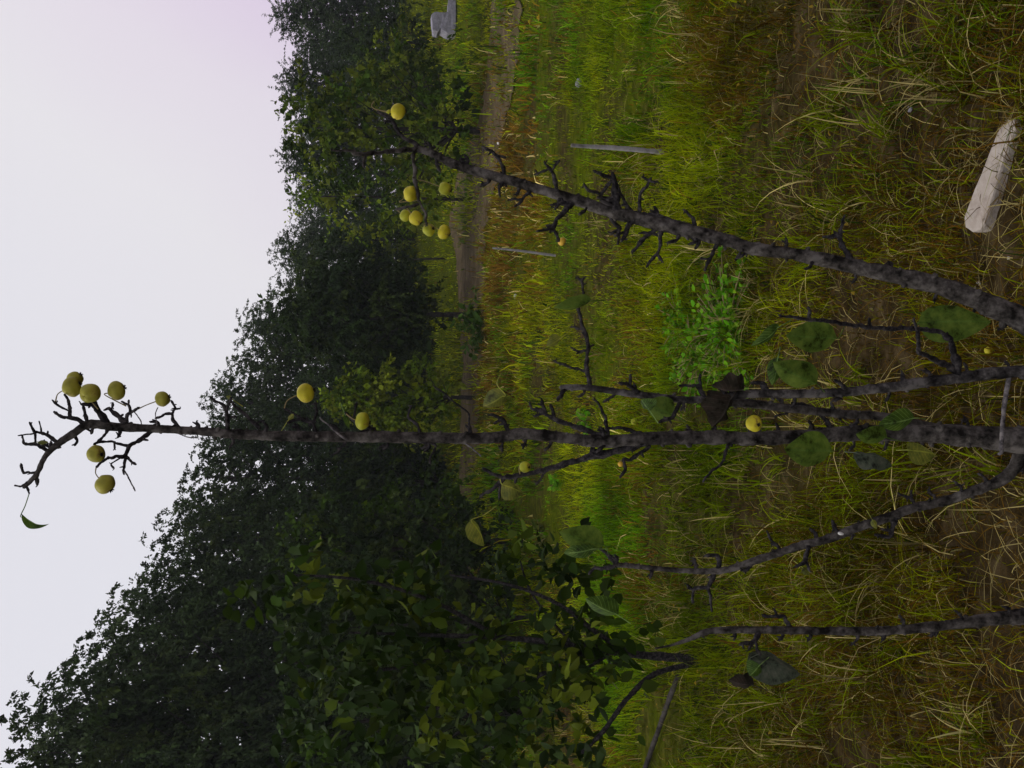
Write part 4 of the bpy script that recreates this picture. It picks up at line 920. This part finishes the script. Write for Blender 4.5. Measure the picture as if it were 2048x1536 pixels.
for (yp, d, H, Rr, seed, lab) in ((90, 26, 2.3, 1.3, 209, 'dark shrub in front of the windbreak next to the grey stone block'), (175, 24, 2.0, 1.2, 210, 'mid green shrub behind the golden pear nearest the photo top'), (480, 30, 1.9, 1.2, 211, 'low hedge shrub between the pear cluster and the dark round tree'), (720, 25, 2.1, 1.0, 212, 'dark shrub squeezed between the dark round tree and bright bush')):
    place_tree('shrub', lab, 'shrub', tree_proto(seed, H, Rr, 0.12, 26, 9, 20, 0.085, 0.05, 0.4, 0.45, 0.2, MID_GREEN if seed in (210, 211) else DARK_GREEN, 'egg', 0.035), ground_at(yp, d), 0.5, (1, 1, 1))

# far woodland beyond the windbreak: one mass
r2 = np.random.default_rng(77); cl = []
for i in range(330):
    y = r2.uniform(55, 75); x = r2.uniform(-34, 34); cl.append((np.array([x, y, r2.uniform(0.3, 6.2)]), 1.6, np.array([0, -0.3, 0.2])))
V, Fc, C = crown_arrays(r2, cl, 9, 16, 0.30, 0.16, 1.3, 0.4, 0.3, GREY_GREEN)
tag(link_mesh('distant_woodland', V, Fc, M['foliage'], None, False, C), 'hazy far woodland showing through gaps in the windbreak', 'woodland', kind='stuff')

# ------------------------------------------------------------------ leafy pear sapling at five metres
def leafy_sapling():
    r2 = np.random.default_rng(301); b = G(1400, 1327); b[2] = float(gz(b[0], b[1]))
    t = thing('leafy_pear_tree', 'leafy young pear tree with large dark leaves and forked trunk near the photo bottom', 'tree', b)
    D = b[1]
    def Q(x, y, dy=0.0): return P(x, y, D + dy) - b
    def tube(name, pts, rs, dys):
        mb = MB(); ww = [Q(x, y, dy) for (x, y), dy in zip(pts, dys)]
        mb.tube(ww, [r / F * D for r in rs], 8, len(pts), 0.15); return mb.build(name, M['spur'], t)
    tube('trunk', [(1425, 1330), (1382, 1318), (1254, 1307), (1150, 1290), (1000, 1275), (850, 1270), (700, 1265)], [12, 9, 8, 7, 5.5, 4, 2], [0, 0, 0, .02, .05, .05, .05])
    tube('branch', [(1405, 1328), (1382, 1329), (1308, 1349), (1254, 1398), (1208, 1460), (1165, 1505)], [7, 6, 5.5, 5, 4.5, 3.5], [0, -.02, -.1, -.2, -.25, -.25])
    tube('branch', [(1270, 1310), (1200, 1270), (1120, 1210), (1020, 1170), (900, 1150)], [6, 5, 4, 3, 2], [0, -.05, -.12, -.15, -.15])
    tube('branch', [(1180, 1297), (1080, 1350), (960, 1400), (800, 1420), (650, 1400)], [6, 5, 4, 3, 2], [0, .1, .2, .25, .25])
    tube('branch', [(1000, 1276), (860, 1200), (720, 1160), (580, 1150)], [5, 4, 3, 2], [.05, -.1, -.15, -.2])
    tube('branch', [(960, 1275), (820, 1330), (700, 1340), (560, 1320)], [5, 4, 3, 2], [.05, .15, .15, .1])
    tube('branch', [(1225, 1304), (1170, 1340), (1140, 1370)], [4, 3, 2], [0, -.1, -.15])
    tube('branch', [(1150, 1292), (1110, 1250), (1060, 1180), (1040, 1120)], [4, 3, 2.4, 1.6], [0, .1, .2, .25])
    cl = []
    for (x, y, rad, dy, k) in ((560, 1180, 45, 0, 2), (600, 1160, 50, -.1, 2), (650, 1210, 55, .1, 3), (590, 1310, 50, .05, 2), (640, 1290, 55, -.1, 3), (700, 1180, 55, -.1, 3), (720, 1270, 60, .1, 3), (690, 1350, 55, -.1, 3), (780, 1200, 55, .15, 3), (800, 1300, 65, -.05, 4), (780, 1390, 55, .1, 3), (660, 1420, 55, 0, 3),
          (860, 1160, 50, -.1, 2), (870, 1250, 60, .2, 3), (880, 1350, 65, -.1, 4), (860, 1440, 55, 0, 3), (950, 1300, 60, 0, 4), (960, 1400, 55, -.1, 3), (1040, 1330, 70, .1, 3), (1060, 1230, 60, 0, 1), (1090, 1180, 60, .1, 2), (1050, 1130, 50, -.1, 1), (1150, 1220, 50, -.1, 2), (1120, 1300, 60, .1, 4), (1150, 1370, 50, -.15, 4), (1160, 1350, 40, 0, 3), (1190, 1290, 45, 0, 3), (1200, 1250, 35, .1, 2), (1110, 1385, 45, .1, 3), (1000, 1130, 40, .2, 2), (960, 1480, 50, .1, 2), (760, 1480, 60, .1, 2), (1020, 1500, 40, -.3, 1), (580, 1470, 50, .2, 2), (620, 1520, 50, .2, 2), (1100, 1130, 35, .15, 2), (930, 1520, 50, -.2, 2), (1185, 1490, 30, -.25, 2), (1160, 1510, 30, -.25, 2), (900, 1290, 70, .3, 4), (800, 1340, 70, .35, 4), (1010, 1340, 60, .3, 4), (720, 1400, 60, .3, 3), (840, 1480, 60, .2, 3), (1060, 1440, 50, .1, 2)):
        for _ in range(k):
            cl.append((Q(x + r2.normal(0, rad * .5), y + r2.normal(0, rad * .5), dy + r2.normal(0, .15)), rad / F * D * 0.9, r2.normal(0, .4, 3)))
    pal = [(0.020, 0.042, 0.003), (0.030, 0.055, 0.003), (0.050, 0.078, 0.004), (0.014, 0.030, 0.003), (0.095, 0.125, 0.008), (0.028, 0.050, 0.010)]
    V, Fc, C = crown_arrays(r2, cl, 4, 5, 0.074, 0.052, 0.22, 0.4, 0.2, pal, leaf_six)
    link_mesh('crown', V, Fc, M['near_foliage'], t, True, C)
leafy_sapling()

# ------------------------------------------------------------------ small things in the field
def rock(name, label, cat, outline, thick, c, mat_, jag=0.004, rz=0.0, group=None, tilt=(0, 0), taper=0.0):
    """a stone from its plan outline (metres, local), with top and bottom loops and roughened faces"""
    import bmesh
    bm = bmesh.new(); vb = [bm.verts.new((x, y, 0)) for x, y in outline]; f = bm.faces.new(vb)
    ex = bmesh.ops.extrude_face_region(bm, geom=[f]); up = [v for v in ex['geom'] if isinstance(v, bmesh.types.BMVert)]
    bmesh.ops.translate(bm, verts=up, vec=(0, 0, thick))
    for v in up: v.co.z += taper * v.co.x
    bmesh.ops.recalc_face_normals(bm, faces=bm.faces)
    bmesh.ops.bevel(bm, geom=list(bm.edges), offset=min(thick * 0.14, 0.012), segments=2, profile=0.6, affect='EDGES')
    bmesh.ops.triangulate(bm, faces=bm.faces); bmesh.ops.subdivide_edges(bm, edges=list(bm.edges), cuts=2, use_grid_fill=True)
    for v in bm.verts:
        v.co += mnoise.noise_vector(v.co * 22) * jag + mnoise.noise_vector(v.co * 70) * jag * 0.4
    me = bpy.data.meshes.new(name); bm.to_mesh(me); bm.free(); me.materials.append(mat_)
    o = bpy.data.objects.new(name, me); col.objects.link(o); o.location = tuple(c); o.rotation_euler = (tilt[0], tilt[1], rz)
    return tag(o, label, cat, group)
# the slab: corners from the photo, laid on the earth
cs = [(2026, 236), (2010, 240), (1996, 258), (1960, 350), (1926, 436), (1930, 456), (1946, 465), (1960, 460), (1969, 444), (1985, 390), (2009, 310), (2030, 256)]
ws = [G(x, y, 0.035) for x, y in cs]; cen = sum(ws) / len(ws)
rock('stone_slab', 'long pale beige stone slab lying on bare earth', 'stone', [(p[0] - cen[0], p[1] - cen[1]) for p in ws][::-1], 0.05, (cen[0], cen[1], -0.015), M['slab'], 0.0018)
# grey block far across the field
g0 = G(912, 45); s_ = depth(g0) / F
ol = [(-0.34, 0), (0.56, 0), (0.58, 0.10), (0.50, 0.17), (0.16, 0.19), (0.15, 0.28), (0.17, 0.45), (0.10, 0.56), (-0.30, 0.53), (-0.33, 0.42), (-0.25, 0.36), (-0.36, 0.2)]
ol = [(a * s_ / 0.0125, b * s_ / 0.0115) for a, b in ol]
rock('stone_block', 'pale grey stone block at the far edge of the field by the windbreak', 'stone', ol, 0.4, (g0[0], g0[1] + 0.2, g0[2] + 0.01), M['greystone'], 0.018, 0.0, None, (R(90), 0), 0)
def stake(xa, xb, y0, y1, rpx, label, dr=0.0, material='stake', leafs=False):
    b = G(xb, y1); t_ = P(xa, y0, b[1] + dr); mb = MB(); r = rpx / F * depth(b)
    b2 = b.copy(); b2[2] -= 0.05; mid = (b + t_) / 2 + np.array([0.004, 0, 0])
    mb.tube([b2, b, mid, t_], [r, r, r * 0.95, r * 0.7], 7, int(xa), 0.15, 0.1, False)
    o = mb.build('wooden_stake', M[material], None, b); o.location = tuple(b)
    return tag(o, label, 'stake')
stake(1142, 1330, 291, 305, 5.2, 'thick weathered grey stake standing in grass between leaning stem and photo top')
stake(985, 1110, 496, 511, 2.6, 'thin grey stake standing in grass below the leaning stem')
stake(826, 892, 519, 517, 2.2, 'thin dark stake in the far field next to the dark round tree', 0, 'far_bark')
stake(925, 1030, 1491, 1489, 5.0, 'grey post in the bush shade at the photo bottom edge', 0, 'stake')
# dead stick lying by the leafy sapling
mb = MB(); pts = [G(1375, 1352) + [0, 0, .05], G(1357, 1407) + [0, 0, .06], G(1308, 1523) + [0, 0, .04], G(1285, 1585) + [0, 0, .03]]
o = pts[0].copy(); mb.tube(pts, [0.013, 0.014, 0.015, 0.012], 7, 4, 0.2, 0.1); k = mb.build('fallen_branch', M['far_bark'], None, o); k.location = tuple(o)
tag(k, 'dark fallen branch lying on bare earth beside the leafy sapling', 'branch')
# pebbles
def blob(name, label, cat, p, r, mat_, group=None, flat=0.7):
    mb = MB(); n, m = 10, 7; vs_ = []; fs_ = []
    for i in range(m + 1):
        th = math.pi * i / m
        for k in range(n):
            a = 2 * math.pi * k / n; d = np.array([math.sin(th) * math.cos(a), math.sin(th) * math.sin(a), math.cos(th) * flat])
            vs_.append(d * r * (1 + 0.3 * mnoise.noise(Vector(d * 1.3) + Vector(p) * 7)))
    for i in range(m):
        for k in range(n): k2 = (k + 1) % n; fs_.append((i * n + k, (i + 1) * n + k, (i + 1) * n + k2, i * n + k2))
    mb.add(vs_, fs_); o = mb.build(name, mat_); o.location = tuple(p); return tag(o, label, cat, group)
for (x, y, r, lab) in ((1950, 566, 5, 'larger white pebble on earth against the leaning stem'), (1943, 577, 3.5, 'small white pebble touching the leaning stem beside the larger one'), (2024, 516, 3.5, 'white pebble on open earth between slab and leaning stem'), (1162, 166, 11, 'pale grey stone in the grass straight above the thick stake in the photo'), (1815, 218, 7, 'pale flat stone in dry grass above the slab in the photo'), (1033, 592, 5, 'whitish stone on rusty grass near the dark round tree'), (1000, 285, 5, 'pale stone on the dirt track near the leaning stem tip')):
    g = G(x, y); g[2] = float(gz(g[0], g[1])) + r / F * depth(g) * 0.35
    blob('pebble', lab, 'pebble', g, r / F * depth(g), M['pebble'] if r < 6 else M['greystone'], 'loose stones')
# weeds
def weed(x, y, rad, h, n, pal, label, seed, ll=0.05, name='weed'):
    r2 = np.random.default_rng(seed); b = G(x, y); b[2] = float(gz(b[0], b[1])); t = thing(name, label, 'plant', b)
    sb = MB(); PP, DD, CC = [], [], []
    for i in range(max(6, n // 14)):
        a = r2.uniform(0, 6.28); q = math.sqrt(r2.random()) * rad * (0.45 + 0.95 * float(vnoise(math.cos(a) * 1.6 + seed, math.sin(a) * 1.6, seed))); hh = h * r2.uniform(0.5, 1.1) * (1 - 0.4 * (q / rad) ** 2)
        p0 = np.array([0.0, 0.0, -.01]); p1 = np.array([math.cos(a) * q, math.sin(a) * q, hh])
        sb.tube([p0, (p0 + p1) / 2 + [0, 0, .02], p1], [0.003, 0.0025, 0.0015], 5, i, .05)
        m = 14; tt = r2.uniform(0.25, 1, m)[:, None]; PP.append(p0 + (p1 - p0) * tt + r2.normal(0, .012, (m, 3)))
        d = r2.normal(0, 1, (m, 3)) + [math.cos(a), math.sin(a), 0.3]; DD.append(d / np.linalg.norm(d, axis=1, keepdims=True))
        CC.append(np.array(pal)[r2.integers(len(pal), size=m)] * r2.uniform(.7, 1.3, (m, 1)))
    PP, DD, CC = map(np.concatenate, (PP, DD, CC)); n = len(PP)
    V, Fc, C = leaf_six(PP, DD, ll * r2.uniform(.6, 1.3, n), ll * .75 * r2.uniform(.6, 1.2, n), CC, r2)
    sb.build('stem', M['stalk'], t); link_mesh('foliage', V, Fc, M['near_foliage'], t, True, C)
BR = [(0.09, 0.28, 0.006), (0.13, 0.32, 0.008), (0.17, 0.32, 0.012), (0.07, 0.19, 0.006)]
weed(1466, 662, 0.36, 0.12, 1100, BR, 'broad leaved bright green weed patch in front of the dark stem', 401, 0.032)
weed(1400, 712, 0.28, 0.10, 560, BR, 'smaller bright green weed between weed patch and dark stem', 402, 0.032)
weed(1372, 640, 0.22, 0.12, 320, BR, 'low bright green weed on the photo left side of the big weed patch', 407, 0.03)
weed(1180, 836, 0.13, 0.12, 110, BR, 'small bright green weed beside a forked branch of the tall stem', 403, 0.045)
weed(1125, 962, 0.13, 0.14, 110, BR, 'small bright green weed under the low dark side branch', 404, 0.05)
weed(972, 650, 0.55, 0.5, 330, [(0.035, 0.075, 0.008), (0.05, 0.10, 0.01)], 'green weed clump at the foot of the dark round tree', 405, 0.10)
weed(1090, 1075, 0.2, 0.2, 120, [(0.06, 0.09, 0.01), (0.09, 0.1, 0.015)], 'olive weed on bare earth beside the leafy sapling', 406, 0.05)
# yellow flowers
def flower(x, y, r, hgt, label, group):
    b = G(x, y); b[2] = float(gz(b[0], b[1])); b2 = b + np.array([0, 0, 0.0]); t = thing('yellow_flower', label, 'flower', b2, group)
    R_ = r / F * depth(b); sb = MB(); sb.tube([(0, 0, -.01), (0.01, 0, hgt * .6), (0, 0, hgt)], [0.004, 0.003, 0.002], 5, 1); sb.build('stem', M['stalk'], t)
    pb = MB()
    for k in range(9):
        a = 2 * math.pi * k / 9; e = np.array([math.cos(a), math.sin(a), 0]); s = np.array([-math.sin(a), math.cos(a), 0]); z = np.array([0, 0, hgt])
        pb.add([z, z + e * R_ * .5 + s * R_ * .28 + [0, 0, R_ * .3], z + e * R_ + [0, 0, R_ * .25], z + e * R_ * .5 - s * R_ * .28 + [0, 0, R_ * .3]], [(0, 1, 2, 3)])
    for k in range(6):
        a = 2 * math.pi * k / 6 + .4; e = np.array([math.cos(a), math.sin(a), 0]); s = np.array([-math.sin(a), math.cos(a), 0]); z = np.array([0, 0, hgt])
        pb.add([z, z + e * R_ * .3 + s * R_ * .2 + [0, 0, R_ * .5], z + e * R_ * .4 + [0, 0, R_ * .8], z + e * R_ * .3 - s * R_ * .2 + [0, 0, R_ * .5]], [(0, 1, 2, 3)])
    o = pb.build('bloom', M['flower'], t, smooth=False)
for (x, y, r, lab) in ((1068, 44, 7, 'middle one of three yellow blooms in far grass near the photo top'), (1086, 36, 8, 'yellow bloom of the trio nearest the camera, by the photo top'), (1055, 57, 6, 'yellow bloom of the trio farthest from the photo top edge')):
    flower(x + 8, y, r, 0.07, lab, 'yellow flowers in the far grass')
for i, (x, y) in enumerate(((1330, 1315), (1322, 1322), (1310, 1330), (1395, 1342), (1402, 1350), (1390, 1365), (1340, 1345), (1350, 1210), (1362, 1218), (1345, 1222))):
    flower(x + 22, y, 4.5, 0.05, 'tiny yellow blossom low in the grass around the foot of the leafy sapling', 'tiny yellow blossoms by the leafy sapling')

# ------------------------------------------------------------------ haze
hz = MB(); X0, X1, Y0, Y1, Z0, Z1 = -305, 305, -45, 305, -1.2, 11
hz.add([(X0, Y0, Z0), (X1, Y0, Z0), (X1, Y1, Z0), (X0, Y1, Z0), (X0, Y0, Z1), (X1, Y0, Z1), (X1, Y1, Z1), (X0, Y1, Z1)],
       [(0, 3, 2, 1), (4, 5, 6, 7), (0, 1, 5, 4), (1, 2, 6, 5), (2, 3, 7, 6), (3, 0, 4, 7)])
hm = bpy.data.materials.new('haze_air'); hm.use_nodes = True; t = hm.node_tree; t.nodes.clear()
pv = t.nodes.new('ShaderNodeVolumePrincipled'); pv.inputs['Color'].default_value = (0.86, 0.92, 1.0, 1); pv.inputs['Density'].default_value = 0.0008
ot = t.nodes.new('ShaderNodeOutputMaterial'); t.links.new(pv.outputs[0], ot.inputs['Volume'])
h = hz.build('haze', hm, smooth=False); tag(h, 'thin pale haze hanging in the air over the field', 'haze', kind='stuff')
